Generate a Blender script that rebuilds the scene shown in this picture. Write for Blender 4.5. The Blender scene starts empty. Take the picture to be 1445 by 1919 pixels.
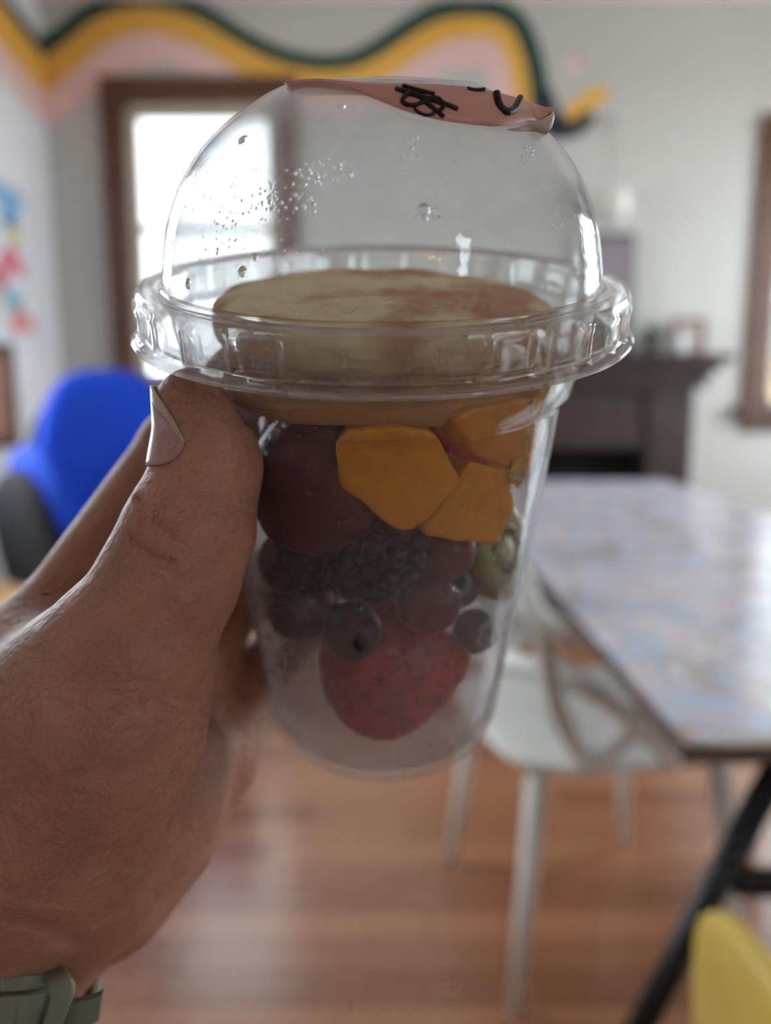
import bpy, bmesh, math, random
import numpy as np
from mathutils import Vector, Matrix, Quaternion

random.seed(7)
RNG = np.random.default_rng(11)
SC = bpy.context.scene
COL = SC.collection

# ------------------------------------------------------------------ camera
FPX, CX, CY = 1440.0, 722.5, 959.5          # focal length in pixels of the 1445x1919 frame
PITCH, CAM_H = math.radians(8.6), 1.08
cam_d = bpy.data.cameras.new('camera')
cam = bpy.data.objects.new('camera', cam_d)
COL.objects.link(cam)
cam.location = (0, 0, CAM_H)
cam.rotation_euler = (math.pi / 2 - PITCH, 0, 0)
cam_d.sensor_fit = 'VERTICAL'
cam_d.sensor_height = 36.0
cam_d.lens = 36.0 * FPX / 1919.0
cam_d.clip_start = 0.01
cam_d.clip_end = 100
cam_d.dof.use_dof = True
cam_d.dof.focus_distance = 0.129
cam_d.dof.aperture_fstop = cam_d.lens / 3.6   # a 3.6 mm pupil
SC.camera = cam

# ------------------------------------------------------------------ sky, exposure
world = bpy.data.worlds.new('overcast_sky')
SC.world = world
world.use_nodes = True
bg = world.node_tree.nodes['Background']
bg.inputs['Color'].default_value = (0.84, 0.93, 1.0, 1)
bg.inputs['Strength'].default_value = 12.5
SC.view_settings.view_transform = 'Standard'
SC.view_settings.look = 'None'
SC.view_settings.gamma = 1.0
SC.view_settings.use_curve_mapping = False
SC.view_settings.exposure = -0.13
SC.cycles.transparent_max_bounces = 28
SC.cycles.max_bounces = 9
SC.cycles.diffuse_bounces = 4
SC.cycles.glossy_bounces = 3
SC.cycles.transmission_bounces = 7
SC.cycles.use_adaptive_sampling = True
SC.cycles.adaptive_threshold = 0.1
SC.cycles.adaptive_min_samples = 12
SC.cycles.use_denoising = True


def portal(name, loc, rot, sx, sy):
    """daylight portal in a window opening (guides sky light into the room)"""
    l = bpy.data.lights.new(name, 'AREA')
    l.shape = 'RECTANGLE'
    l.size, l.size_y = sx, sy
    l.cycles.is_portal = True
    o = bpy.data.objects.new(name, l)
    COL.objects.link(o)
    o.location = loc
    o.rotation_euler = rot


# ------------------------------------------------------------------ helpers
MM = 0.001
RT = np.array([1.0, 0, 0])
UP = np.array([0, math.sin(PITCH), math.cos(PITCH)])
FW = np.array([0, math.cos(PITCH), -math.sin(PITCH)])
C2W = Matrix(((1, 0, 0, 0), (0, UP[1], FW[1], 0), (0, UP[2], FW[2], CAM_H), (0, 0, 0, 1)))


def P(px, py, z):
    """photo pixel and distance (mm) -> millimetres right, up, forward of the lens"""
    return np.array([(px - CX) * z / FPX, (CY - py) * z / FPX, z])


def wallpt(px, py, Y):
    d = FW + RT * (px - CX) / FPX + UP * (CY - py) / FPX
    q = d * (Y / d[1])
    return (q[0], q[2] + CAM_H)


def tag(o, label=None, cat=None, group=None, kind=None):
    if label: o['label'] = label
    if cat: o['category'] = cat
    if group: o['group'] = group
    if kind: o['kind'] = kind
    return o


def empty(name, loc=(0, 0, 0), rz=0.0, mat=None):
    o = bpy.data.objects.new(name, None)
    o.empty_display_size = 0.02
    COL.objects.link(o)
    if mat is not None:
        o.matrix_world = mat
    else:
        o.location = loc
        o.rotation_euler = (0, 0, rz)
    return o


def mesh_obj(name, me, mat=None, parent=None, smooth=True):
    o = bpy.data.objects.new(name, me)
    COL.objects.link(o)
    if mat is not None and len(me.materials) == 0:
        me.materials.append(mat)
    if smooth:
        me.polygons.foreach_set('use_smooth', [True] * len(me.polygons))
    if parent is not None:
        o.parent = parent
    return o


def from_data(name, V, F, mat=None, parent=None, smooth=True):
    me = bpy.data.meshes.new(name)
    me.from_pydata([tuple(map(float, v)) for v in V], [], [tuple(map(int, f)) for f in F])
    me.update()
    return mesh_obj(name, me, mat, parent, smooth)


def from_bm(name, bm, mat=None, parent=None, smooth=True):
    me = bpy.data.meshes.new(name)
    bmesh.ops.recalc_face_normals(bm, faces=bm.faces)
    bm.to_mesh(me)
    bm.free()
    return mesh_obj(name, me, mat, parent, smooth)


def box_bm(bm, c, s, rz=0.0, bevel=0.0, mat=None):
    """box with centre c and full size s"""
    r = bmesh.ops.create_cube(bm, size=1.0)
    vs = r['verts']
    M = Matrix.Translation(c) @ Matrix.Rotation(rz, 4, 'Z') @ Matrix.Diagonal((s[0], s[1], s[2], 1))
    if mat is not None:
        M = mat @ M
    bmesh.ops.transform(bm, matrix=M, verts=vs)
    if bevel > 0:
        es = list({e for v in vs for e in v.link_edges})
        bmesh.ops.bevel(bm, geom=es, offset=bevel, segments=2, affect='EDGES', profile=0.5)


def box(name, c, s, mat, parent=None, bevel=0.0, rz=0.0, smooth=False):
    bm = bmesh.new()
    box_bm(bm, c, s, rz, bevel)
    return from_bm(name, bm, mat, parent, smooth)


def boxes(name, lst, mat, parent=None, bevel=0.0):
    bm = bmesh.new()
    for c, s in lst:
        box_bm(bm, c, s, 0, bevel)
    return from_bm(name, bm, mat, parent, False)


def spline(pts, n=10, closed=False):
    """Catmull-Rom through pts (any dimension)"""
    p = np.asarray(pts, float)
    out = []
    m = len(p)
    rng = range(m) if closed else range(m - 1)
    for i in rng:
        if closed:
            a, b, c, d = p[(i - 1) % m], p[i], p[(i + 1) % m], p[(i + 2) % m]
        else:
            a, b, c, d = p[max(i - 1, 0)], p[i], p[i + 1], p[min(i + 2, m - 1)]
        for k in range(n):
            t = k / n
            out.append(0.5 * ((2 * b) + (c - a) * t + (2 * a - 5 * b + 4 * c - d) * t * t + (3 * b - a - 3 * c + d) * t ** 3))
    if not closed:
        out.append(p[-1])
    return np.array(out)


def tube_data(path, rad, seg=12, flat=1.0, closed=False):
    path = np.asarray(path, float)
    n = len(path)
    rad = np.full(n, rad) if np.isscalar(rad) else np.asarray(rad, float)
    V, F = [], []
    prev = None
    for i in range(n):
        if closed:
            t = path[(i + 1) % n] - path[i - 1]
        else:
            t = path[min(i + 1, n - 1)] - path[max(i - 1, 0)]
        t = t / (np.linalg.norm(t) + 1e-12)
        if prev is None:
            a = np.array([0, 0, 1.0]) if abs(t[2]) < 0.9 else np.array([1.0, 0, 0])
        else:
            a = prev
        u = a - t * a.dot(t)
        u /= np.linalg.norm(u)
        w = np.cross(t, u)
        prev = u
        for k in range(seg):
            an = 2 * math.pi * k / seg
            V.append(path[i] + rad[i] * (math.cos(an) * u + flat * math.sin(an) * w))
    rows = n if closed else n - 1
    for i in range(rows):
        for k in range(seg):
            a, b = i * seg + k, i * seg + (k + 1) % seg
            c, d = ((i + 1) % n) * seg + (k + 1) % seg, ((i + 1) % n) * seg + k
            F.append((a, b, c, d))
    if not closed:
        F.append(tuple(range(seg))[::-1])
        F.append(tuple((n - 1) * seg + k for k in range(seg)))
    return V, F


def tube(name, path, rad, mat, parent=None, seg=12, flat=1.0, closed=False):
    V, F = tube_data(path, rad, seg, flat, closed)
    return from_data(name, V, F, mat, parent)


def lathe_data(prof, seg=64, mod=None, closed=False):
    """prof: list of (r, z); mod(i, ang) adds to the radius"""
    V, F = [], []
    n = len(prof)
    for i, (r, z) in enumerate(prof):
        for k in range(seg):
            a = 2 * math.pi * k / seg
            rr = r + (mod(i, a) if mod else 0)
            V.append((rr * math.cos(a), rr * math.sin(a), z))
    for i in range(n if closed else n - 1):
        j = (i + 1) % n
        for k in range(seg):
            l = (k + 1) % seg
            F.append((i * seg + k, i * seg + l, j * seg + l, j * seg + k))
    return V, F


def lathe(name, prof, mat, parent=None, seg=64, mod=None, closed=False):
    V, F = lathe_data(prof, seg, mod, closed)
    me = bpy.data.meshes.new(name)
    me.from_pydata(V, [], F)
    bm = bmesh.new()
    bm.from_mesh(me)
    bmesh.ops.remove_doubles(bm, verts=bm.verts, dist=1e-6)
    bmesh.ops.recalc_face_normals(bm, faces=bm.faces)
    bm.to_mesh(me)
    bm.free()
    return mesh_obj(name, me, mat, parent)


def blob_bm(fn, sub=4):
    """icosphere whose unit directions are mapped by fn(n)->position"""
    bm = bmesh.new()
    bmesh.ops.create_icosphere(bm, subdivisions=sub, radius=1.0)
    for v in bm.verts:
        v.co = Vector(fn(np.array(v.co)))
    return bm


def vnoise(p, s, seed=0):
    """cheap smooth pseudo noise in -1..1"""
    x, y, z = p * s + seed * 7.31
    return (math.sin(x * 1.7 + math.sin(y * 1.3 + 1.1)) + math.sin(y * 2.1 + math.sin(z * 1.5 + 2.2)) + math.sin(z * 1.9 + math.sin(x * 1.2 + 0.3))) / 3


def surface_nets(d, org, h):
    """naive surface nets on a numpy field"""
    nx, ny, nz = d.shape
    ins = d < 0
    c = np.zeros((nx - 1, ny - 1, nz - 1), np.int8)
    for i in (0, 1):
        for j in (0, 1):
            for k in (0, 1):
                c += ins[i:nx - 1 + i, j:ny - 1 + j, k:nz - 1 + k]
    act = (c > 0) & (c < 8)
    idx = -np.ones(act.shape, np.int64)
    I, J, K = np.nonzero(act)
    idx[I, J, K] = np.arange(len(I))
    acc = np.zeros((len(I), 3))
    cnt = np.zeros(len(I))
    cor = [(0, 0, 0), (1, 0, 0), (0, 1, 0), (1, 1, 0), (0, 0, 1), (1, 0, 1), (0, 1, 1), (1, 1, 1)]
    for a in range(8):
        for b in range(a + 1, 8):
            A, B = np.array(cor[a]), np.array(cor[b])
            if np.abs(A - B).sum() != 1: continue
            da = d[I + A[0], J + A[1], K + A[2]]
            db = d[I + B[0], J + B[1], K + B[2]]
            m = (da < 0) != (db < 0)
            t = np.where(m, da / np.where(m, da - db, 1), 0)
            acc += np.where(m[:, None], A + t[:, None] * (B - A), 0)
            cnt += m
    V = org + h * (np.stack([I, J, K], 1) + acc / cnt[:, None])
    F = []
    for ax in range(3):
        s0 = [slice(None)] * 3
        s1 = [slice(None)] * 3
        s0[ax], s1[ax] = slice(0, -1), slice(1, None)
        ch = ins[tuple(s0)] != ins[tuple(s1)]
        E = np.nonzero(ch)
        e = np.stack(E, 1)
        o1, o2 = [k for k in range(3) if k != ax]
        ok = (e[:, o1] > 0) & (e[:, o2] > 0) & (e[:, o1] < d.shape[o1] - 1) & (e[:, o2] < d.shape[o2] - 1)
        e = e[ok]
        flip = ins[e[:, 0], e[:, 1], e[:, 2]]
        q = []
        for (a, b) in ((-1, -1), (0, -1), (0, 0), (-1, 0)):
            f = e.copy()
            f[:, o1] += a
            f[:, o2] += b
            q.append(idx[f[:, 0], f[:, 1], f[:, 2]])
        q = np.stack(q, 1)
        if ax == 1: flip = ~flip
        q[~flip] = q[~flip][:, ::-1]
        F.append(q)
    F = np.concatenate(F)
    return V, F[(F >= 0).all(1)]


# ------------------------------------------------------------------ materials
def new_mat(name):
    m = bpy.data.materials.new(name)
    m.use_nodes = True
    return m, m.node_tree.nodes, m.node_tree.links, m.node_tree.nodes['Principled BSDF']


def srgb(r, g, b):
    f = lambda c: c / 12.92 if c <= 0.04045 else ((c + 0.055) / 1.055) ** 2.4
    return (f(r / 255), f(g / 255), f(b / 255), 1)


def plain(name, col, rough=0.5, var=0.0, scale=20.0, bump=0.0, bscale=None, metal=0.0, spec=0.5, detail=2, sss=0.0, sssr=(1, .3, .15), sscale=0.002, coords='Object', distance=0.001):
    """colour with a little procedural variation and fine relief"""
    m, N, L, b = new_mat(name)
    b.inputs['Roughness'].default_value = rough
    b.inputs['Metallic'].default_value = metal
    b.inputs['Specular IOR Level'].default_value = spec
    tc = N.new('ShaderNodeTexCoord')
    no = N.new('ShaderNodeTexNoise')
    no.inputs['Scale'].default_value = scale
    no.inputs['Detail'].default_value = detail
    L.new(tc.outputs[coords], no.inputs['Vector'])
    rp = N.new('ShaderNodeValToRGB')
    rp.color_ramp.elements[0].position = 0.3
    rp.color_ramp.elements[1].position = 0.7
    c = np.array(col[:3])
    rp.color_ramp.elements[0].color = (*np.clip(c * (1 - var), 0, 1), 1)
    rp.color_ramp.elements[1].color = (*np.clip(c * (1 + var), 0, 1), 1)
    L.new(no.outputs['Fac'], rp.inputs['Fac'])
    L.new(rp.outputs['Color'], b.inputs['Base Color'])
    if bump > 0:
        nb = N.new('ShaderNodeTexNoise')
        nb.inputs['Scale'].default_value = bscale or scale * 4
        nb.inputs['Detail'].default_value = 4
        L.new(tc.outputs[coords], nb.inputs['Vector'])
        bp = N.new('ShaderNodeBump')
        bp.inputs['Strength'].default_value = bump
        bp.inputs['Distance'].default_value = distance
        L.new(nb.outputs['Fac'], bp.inputs['Height'])
        L.new(bp.outputs['Normal'], b.inputs['Normal'])
    if sss > 0:
        b.inputs['Subsurface Weight'].default_value = sss
        b.inputs['Subsurface Radius'].default_value = sssr
        b.inputs['Subsurface Scale'].default_value = sscale
    return m


def clear_plastic(name, haze_lo, haze_hi, scale, rough=0.03, tint=(0.97, 0.98, 0.98), bump=0.0, grad=None, ior=1.5):
    """thin clear plastic: straight transmission, Fresnel gloss, patchy condensation haze.
    grad = (z0, h0, z1, h1): extra haze that builds up along the object's height"""
    m, N, L, b = new_mat(name)
    out = N['Material Output']
    N.remove(b)
    tc = N.new('ShaderNodeTexCoord')
    tr = N.new('ShaderNodeBsdfTransparent')
    tr.inputs['Color'].default_value = (*tint, 1)
    gl = N.new('ShaderNodeBsdfGlossy')
    gl.inputs['Roughness'].default_value = rough
    lw = N.new('ShaderNodeLayerWeight')            # same Fresnel from both sides of the sheet
    lw.inputs['Blend'].default_value = 0.5
    pw = N.new('ShaderNodeMath')
    pw.operation = 'POWER'
    L.new(lw.outputs['Facing'], pw.inputs[0])
    pw.inputs[1].default_value = 4.5
    fr = N.new('ShaderNodeMath')
    fr.operation = 'MULTIPLY_ADD'
    f0 = ((ior - 1) / (ior + 1)) ** 2
    L.new(pw.outputs['Value'], fr.inputs[0])
    fr.inputs[1].default_value = 0.85 - f0
    fr.inputs[2].default_value = f0
    m1 = N.new('ShaderNodeMixShader')
    L.new(fr.outputs['Value'], m1.inputs['Fac'])
    L.new(tr.outputs['BSDF'], m1.inputs[1])
    L.new(gl.outputs['BSDF'], m1.inputs[2])
    df = N.new('ShaderNodeBsdfDiffuse')
    df.inputs['Color'].default_value = (0.82, 0.83, 0.85, 1)
    tl = N.new('ShaderNodeBsdfTranslucent')
    tl.inputs['Color'].default_value = (0.82, 0.83, 0.85, 1)
    m2 = N.new('ShaderNodeMixShader')
    m2.inputs['Fac'].default_value = 0.5
    L.new(df.outputs['BSDF'], m2.inputs[1])
    L.new(tl.outputs['BSDF'], m2.inputs[2])
    no = N.new('ShaderNodeTexNoise')
    no.inputs['Scale'].default_value = scale
    no.inputs['Detail'].default_value = 5
    no.inputs['Roughness'].default_value = 0.65
    L.new(tc.outputs['Object'], no.inputs['Vector'])
    mr = N.new('ShaderNodeMapRange')
    mr.inputs['From Min'].default_value = 0.35
    mr.inputs['From Max'].default_value = 0.75
    mr.inputs['To Min'].default_value = haze_lo
    mr.inputs['To Max'].default_value = haze_hi
    L.new(no.outputs['Fac'], mr.inputs['Value'])
    fac = mr.outputs['Result']
    if grad:
        sp = N.new('ShaderNodeSeparateXYZ')
        L.new(tc.outputs['Object'], sp.inputs['Vector'])
        g = N.new('ShaderNodeMapRange')
        g.interpolation_type = 'SMOOTHSTEP'
        g.inputs['From Min'].default_value = grad[0]
        g.inputs['From Max'].default_value = grad[2]
        g.inputs['To Min'].default_value = grad[1]
        g.inputs['To Max'].default_value = grad[3]
        L.new(sp.outputs['Z'], g.inputs['Value'])
        ad = N.new('ShaderNodeMath')
        ad.operation = 'MULTIPLY'
        L.new(fac, ad.inputs[0])
        L.new(g.outputs['Result'], ad.inputs[1])
        fac = ad.outputs['Value']
    m3 = N.new('ShaderNodeMixShader')
    L.new(fac, m3.inputs['Fac'])
    L.new(m1.outputs['Shader'], m3.inputs[1])
    L.new(m2.outputs['Shader'], m3.inputs[2])
    L.new(m3.outputs['Shader'], out.inputs['Surface'])
    if bump > 0:
        nb = N.new('ShaderNodeTexNoise')
        nb.inputs['Scale'].default_value = 140
        nb.inputs['Detail'].default_value = 3
        L.new(tc.outputs['Object'], nb.inputs['Vector'])
        bp = N.new('ShaderNodeBump')
        bp.inputs['Strength'].default_value = bump
        bp.inputs['Distance'].default_value = 0.0008
        L.new(nb.outputs['Fac'], bp.inputs['Height'])
        L.new(bp.outputs['Normal'], gl.inputs['Normal'])
    return m


def collar_plastic():
    """thicker moulded clear plastic: bends light, catches highlights"""
    m, N, L, b = new_mat('collar_plastic')
    out = N['Material Output']
    N.remove(b)
    gl = N.new('ShaderNodeBsdfGlass')
    gl.inputs['IOR'].default_value = 1.46
    gl.inputs['Roughness'].default_value = 0.03
    gl.inputs['Color'].default_value = (.97, .97, .97, 1)
    tr = N.new('ShaderNodeBsdfTransparent')
    tr.inputs['Color'].default_value = (.95, .95, .95, 1)
    mx = N.new('ShaderNodeMixShader')
    mx.inputs['Fac'].default_value = 0.5
    L.new(gl.outputs['BSDF'], mx.inputs[1])
    L.new(tr.outputs['BSDF'], mx.inputs[2])
    df = N.new('ShaderNodeBsdfTranslucent')
    df.inputs['Color'].default_value = (.85, .84, .82, 1)
    m2 = N.new('ShaderNodeMixShader')
    m2.inputs['Fac'].default_value = 0.06
    L.new(mx.outputs['Shader'], m2.inputs[1])
    L.new(df.outputs['BSDF'], m2.inputs[2])
    L.new(m2.outputs['Shader'], out.inputs['Surface'])
    return m


WALLP = plain('wall_paint', srgb(204, 201, 195), 0.75, 0.02, 1.5, spec=0.3)
LWALL_LIT = plain('left_wall_lit_paint', srgb(238, 238, 242), 0.7, 0.02, 1.5, spec=0.3)  # wall paint lightened and cooled: window light put into the colour
CEILP = plain('ceiling_paint', srgb(246, 238, 236), 0.8, 0.02, 1.5)
TRIMW = plain('brown_trim_wood', srgb(96, 58, 42), 0.45, 0.2, 14)
SASH = plain('cream_sash_paint', srgb(205, 192, 172), 0.5, 0.04, 10)
GREEN_P = plain('mural_green', srgb(28, 74, 64), 0.7, 0.06, 6)
YELLOW_P = plain('mural_yellow', srgb(242, 186, 82), 0.7, 0.05, 6)
PINK_P = plain('mural_pink', srgb(244, 206, 202), 0.7, 0.04, 6)
NAVY_P = plain('mural_navy', srgb(34, 44, 54), 0.7, 0.06, 6)
DARKW = plain('dark_mantel_wood', srgb(58, 42, 40), 0.5, 0.25, 9)
SOOT = plain('firebox_soot', srgb(24, 20, 20), 0.9, 0.3, 12)
BLACKM = plain('black_metal', srgb(22, 22, 24), 0.4, 0.1, 30)
BLACKF = plain('black_fabric', srgb(26, 27, 32), 0.85, 0.15, 60)
BLUEF = plain('blue_fabric', srgb(3, 62, 186), 0.75, 0.08, 40, spec=0.3)
WHITEPL = plain('white_plastic', srgb(240, 240, 234), 0.4, 0.03, 12)
YELPL = plain('yellow_painted_wood', srgb(226, 196, 92), 0.5, 0.06, 14)
TANW = plain('tan_table_wood', srgb(206, 160, 112), 0.45, 0.08, 10)
SKIN = plain('skin', srgb(184, 136, 117), 0.5, 0.14, 70, 0.8, 520, spec=0.35, sss=0.18, sscale=0.004, distance=0.0006)
NAILM = plain('nail', srgb(196, 148, 140), 0.22, 0.05, 60, spec=0.5, sss=0.15, sscale=0.002)
NAILTIP = plain('nail_free_edge', srgb(206, 184, 168), 0.3, 0.04, 60)
BANDM = plain('sage_silicone', srgb(142, 149, 128), 0.35, 0.03, 40)
GLASSP = clear_plastic('window_glass', 0.0, 0.01, 3, 0.01)
DIMGLASS = clear_plastic('dimmed_window_glass', 0.02, 0.06, 3, 0.02, tint=(0.55, 0.55, 0.55))  # grey tint added to the glass to hold down the sky's glare
LIDPL = clear_plastic('lid_plastic', 0.04, 0.15, 38, 0.035, bump=0.25)
CUPPL = clear_plastic('cup_plastic', 0.15, 0.24, 60, 0.05, bump=0.2, grad=(0.0, 1.3, 0.095, 0.3))
STICK = plain('pink_sticker_paper', srgb(222, 164, 150), 0.45, 0.03, 300)
STICKB = plain('sticker_backing', srgb(214, 196, 184), 0.5, 0.03, 300)
INK = plain('black_marker_ink', srgb(24, 20, 26), 0.5, 0.1, 200)
COLLAR = collar_plastic()
WATER, _n, _l, _b = new_mat('water')
_b.inputs['Transmission Weight'].default_value = 1.0
_b.inputs['IOR'].default_value = 1.33
_b.inputs['Roughness'].default_value = 0.0
SPLAT = plain('mango_smear', srgb(214, 170, 60), 0.3, 0.2, 300)


def floor_wood():
    m, N, L, b = new_mat('plank_wood')
    b.inputs['Roughness'].default_value = 0.24
    b.inputs['Specular IOR Level'].default_value = 1.0
    b.inputs['IOR'].default_value = 1.62
    tc = N.new('ShaderNodeTexCoord')
    oi = N.new('ShaderNodeObjectInfo')
    mp = N.new('ShaderNodeMapping')
    mp.inputs['Scale'].default_value = (3, 40, 40)
    add = N.new('ShaderNodeVectorMath')
    add.operation = 'ADD'
    L.new(tc.outputs['Object'], add.inputs[0])
    L.new(oi.outputs['Location'], add.inputs[1])
    L.new(add.outputs['Vector'], mp.inputs['Vector'])
    no = N.new('ShaderNodeTexNoise')
    no.inputs['Scale'].default_value = 1.6
    no.inputs['Detail'].default_value = 3
    L.new(mp.outputs['Vector'], no.inputs['Vector'])
    ma = N.new('ShaderNodeMath')
    ma.operation = 'MULTIPLY_ADD'
    L.new(oi.outputs['Random'], ma.inputs[0])
    ma.inputs[1].default_value = 0.45
    L.new(no.outputs['Fac'], ma.inputs[2])
    rp = N.new('ShaderNodeValToRGB')
    e = rp.color_ramp.elements
    e[0].position, e[0].color = 0.35, srgb(124, 76, 52)
    e[1].position, e[1].color = 1.0, srgb(184, 128, 92)
    L.new(ma.outputs['Value'], rp.inputs['Fac'])
    L.new(rp.outputs['Color'], b.inputs['Base Color'])
    return m


def table_print():
    m, N, L, b = new_mat('printed_table_top')
    b.inputs['Roughness'].default_value = 0.22
    tc = N.new('ShaderNodeTexCoord')
    cols = [srgb(216, 226, 242), srgb(186, 160, 136), srgb(190, 210, 236), srgb(222, 196, 196), srgb(220, 230, 246), srgb(200, 186, 170), srgb(204, 220, 244)]  # print tones pushed bluer to carry the reflected sky
    no = N.new('ShaderNodeTexNoise')
    no.inputs['Scale'].default_value = 6.5
    no.inputs['Detail'].default_value = 3
    no.inputs['Distortion'].default_value = 1.0
    L.new(tc.outputs['Object'], no.inputs['Vector'])
    rp = N.new('ShaderNodeValToRGB')
    e = rp.color_ramp.elements
    pos = [0.30, 0.38, 0.45, 0.53, 0.58, 0.66, 0.74]
    e[0].position, e[0].color = pos[0], cols[0]
    e[1].position, e[1].color = pos[-1], cols[-1]
    for p_, c_ in zip(pos[1:-1], cols[1:-1]):
        q = e.new(p_)
        q.color = c_
    L.new(no.outputs['Fac'], rp.inputs['Fac'])
    L.new(rp.outputs['Color'], b.inputs['Base Color'])
    return m


PLANKM = floor_wood()
TABLEP = table_print()

# ------------------------------------------------------------------ the room
XL, XR, YB, YF, ZC = -1.64, 2.75, -2.3, 3.95, 2.93
T = 0.12


def wall_with_holes(name, axis, pos, u0, u1, z0, z1, holes, mat, side):
    """axis 'Y': wall in the plane y = pos running along x; 'X': x = pos running along y. side = outward sign"""
    bm = bmesh.new()
    holes = sorted(holes)
    segs, u = [], u0
    for (a, b, c, d) in holes:
        segs.append((u, a, z0, z1))
        segs.append((a, b, z0, c))
        segs.append((a, b, d, z1))
        u = b
    segs.append((u, u1, z0, z1))
    for (a, b, c, d) in segs:
        if b - a < 1e-4 or d - c < 1e-4: continue
        if axis == 'Y':
            box_bm(bm, ((a + b) / 2, pos + side * T / 2, (c + d) / 2), (b - a, T, d - c))
        else:
            box_bm(bm, (pos + side * T / 2, (a + b) / 2, (c + d) / 2), (T, b - a, d - c))
    o = from_bm(name, bm, mat, None, False)
    tag(o, kind='structure')
    return o


W1 = (-1.255, -0.535, 1.16, 2.47)        # openings: u0, u1, z0, z1
W2 = (1.93, 2.55, 1.03, 2.30)
W3 = (1.75, 2.85, 0.9, 2.5)
W4 = (1.9, 3.6, 0.8, 2.5)
W5 = (1.7, 2.3, 1.1, 2.2)
wall_back = wall_with_holes('wall_back', 'Y', YF, XL - T, XR + T, 0, ZC, [W1, W2], WALLP, 1)
wall_left = wall_with_holes('wall_left', 'X', XL, YB, YF, 0, ZC, [W3], LWALL_LIT, -1)
wall_right = wall_with_holes('wall_right', 'X', XR, YB, YF, 0, ZC, [W4], WALLP, 1)
wall_front = wall_with_holes('wall_front', 'Y', YB, XL - T, XR + T, 0, ZC, [W5], WALLP, -1)
ceil = box('ceiling', ((XL + XR) / 2, (YB + YF) / 2, ZC + T / 2), (XR - XL + 2 * T, YF - YB + 2 * T, T), CEILP)
tag(ceil, kind='structure')
floor = box('floor', ((XL + XR) / 2, (YB + YF) / 2, -0.07), (XR - XL + 2 * T, YF - YB + 2 * T, 0.1), SOOT)
tag(floor, kind='structure')


def make_floor():
    bm = bmesh.new()
    box_bm(bm, (0, 0, 0), (1, 1, 1))
    me = bpy.data.meshes.new('plank')
    bm.to_mesh(me)
    bm.free()
    me.materials.append(PLANKM)
    w = 0.086
    y = YB
    while y < YF - 0.01:
        ww = min(w, YF - y)
        x = XL
        first = random.uniform(0.5, 2.2)
        while x < XR - 1e-3:
            ln = first if x == XL else random.uniform(1.4, 2.6)
            ln = min(ln, XR - x)
            if XR - x - ln < 0.25: ln = XR - x
            o = bpy.data.objects.new('plank', me)
            COL.objects.link(o)
            o.parent = floor
            o.location = (x + ln / 2, y + ww / 2, -0.010 + random.uniform(-0.0004, 0.0))
            o.scale = (ln - 0.002, ww - 0.002, 0.020)
            x += ln
        y += w


make_floor()

# baseboards
tag(boxes('baseboard_back', [((-0.75, YF - 0.01, 0.07), (1.76, 0.02, 0.14)), ((2.13, YF - 0.01, 0.07), (1.2, 0.02, 0.14))], TRIMW), kind='structure')
tag(boxes('baseboard_left', [((XL + 0.01, 0.8, 0.07), (0.02, 6.1, 0.14))], TRIMW), kind='structure')


def window(name, axis, pos, W, inward, rail, sillx=0.05, casing=0.115, shade=None, glass=None):
    """casing, sill, sash, meeting rail, glass; W = (u0,u1,z0,z1) is the wall opening"""
    u0, u1, z0, z1 = W

    def pl(u, d, z):      # u along wall, d into the room
        return (u, pos + inward * d, z) if axis == 'Y' else (pos + inward * d, u, z)

    def sz(su, sd, szz):
        return (su, sd, szz) if axis == 'Y' else (sd, su, szz)
    root = empty(name, pl((u0 + u1) / 2, 0, z0))
    tag(root, kind='structure')
    inv = Matrix.Translation(root.location).inverted()

    def add(nm, lst, mat):
        bm = bmesh.new()
        for c, s in lst:
            box_bm(bm, c, s, 0, 0.004)
        bmesh.ops.transform(bm, matrix=inv, verts=bm.verts)
        return from_bm(nm, bm, mat, root, False)
    um, c = (u0 + u1) / 2, casing
    add('casing', [(pl(u0 - c / 2, .015, (z0 + z1) / 2), sz(c, .03, z1 - z0)), ], TRIMW)
    add('casing', [(pl(u1 + c / 2, .015, (z0 + z1) / 2), sz(c, .03, z1 - z0)), ], TRIMW)
    add('head_casing', [(pl(um, .018, z1 + c / 2), sz(u1 - u0 + 2 * c, .036, c))], TRIMW)
    add('window_sill', [(pl(um, .035, z0 - .025), sz(u1 - u0 + 2 * c + 2 * sillx, .08, .05)), (pl(um, .012, z0 - .09), sz(u1 - u0 + 2 * c, .024, .08))], TRIMW)
    fw = .045
    add('sash_frame', [(pl(u0 + fw / 2, -.05, (z0 + z1) / 2), sz(fw, .05, z1 - z0)), (pl(u1 - fw / 2, -.05, (z0 + z1) / 2), sz(fw, .05, z1 - z0)),
                       (pl(um, -.05, z0 + fw / 2), sz(u1 - u0, .05, fw)), (pl(um, -.05, z1 - fw / 2), sz(u1 - u0, .05, fw))], SASH)
    add('meeting_rail', [(pl(um, -.05, rail), sz(u1 - u0, .045, .04))], SASH)
    for a, b in ((z0 + fw, rail), (rail, z1 - fw)):
        add('pane', [(pl(um, -.055, (a + b) / 2), sz(u1 - u0 - 2 * fw, .004, b - a - .02))], glass or GLASSP)
    if shade:
        add('roller_shade', [(pl(um, -.012, z1 - shade / 2), sz(u1 - u0 - .02, .012, shade))], SASH)
    return root


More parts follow.
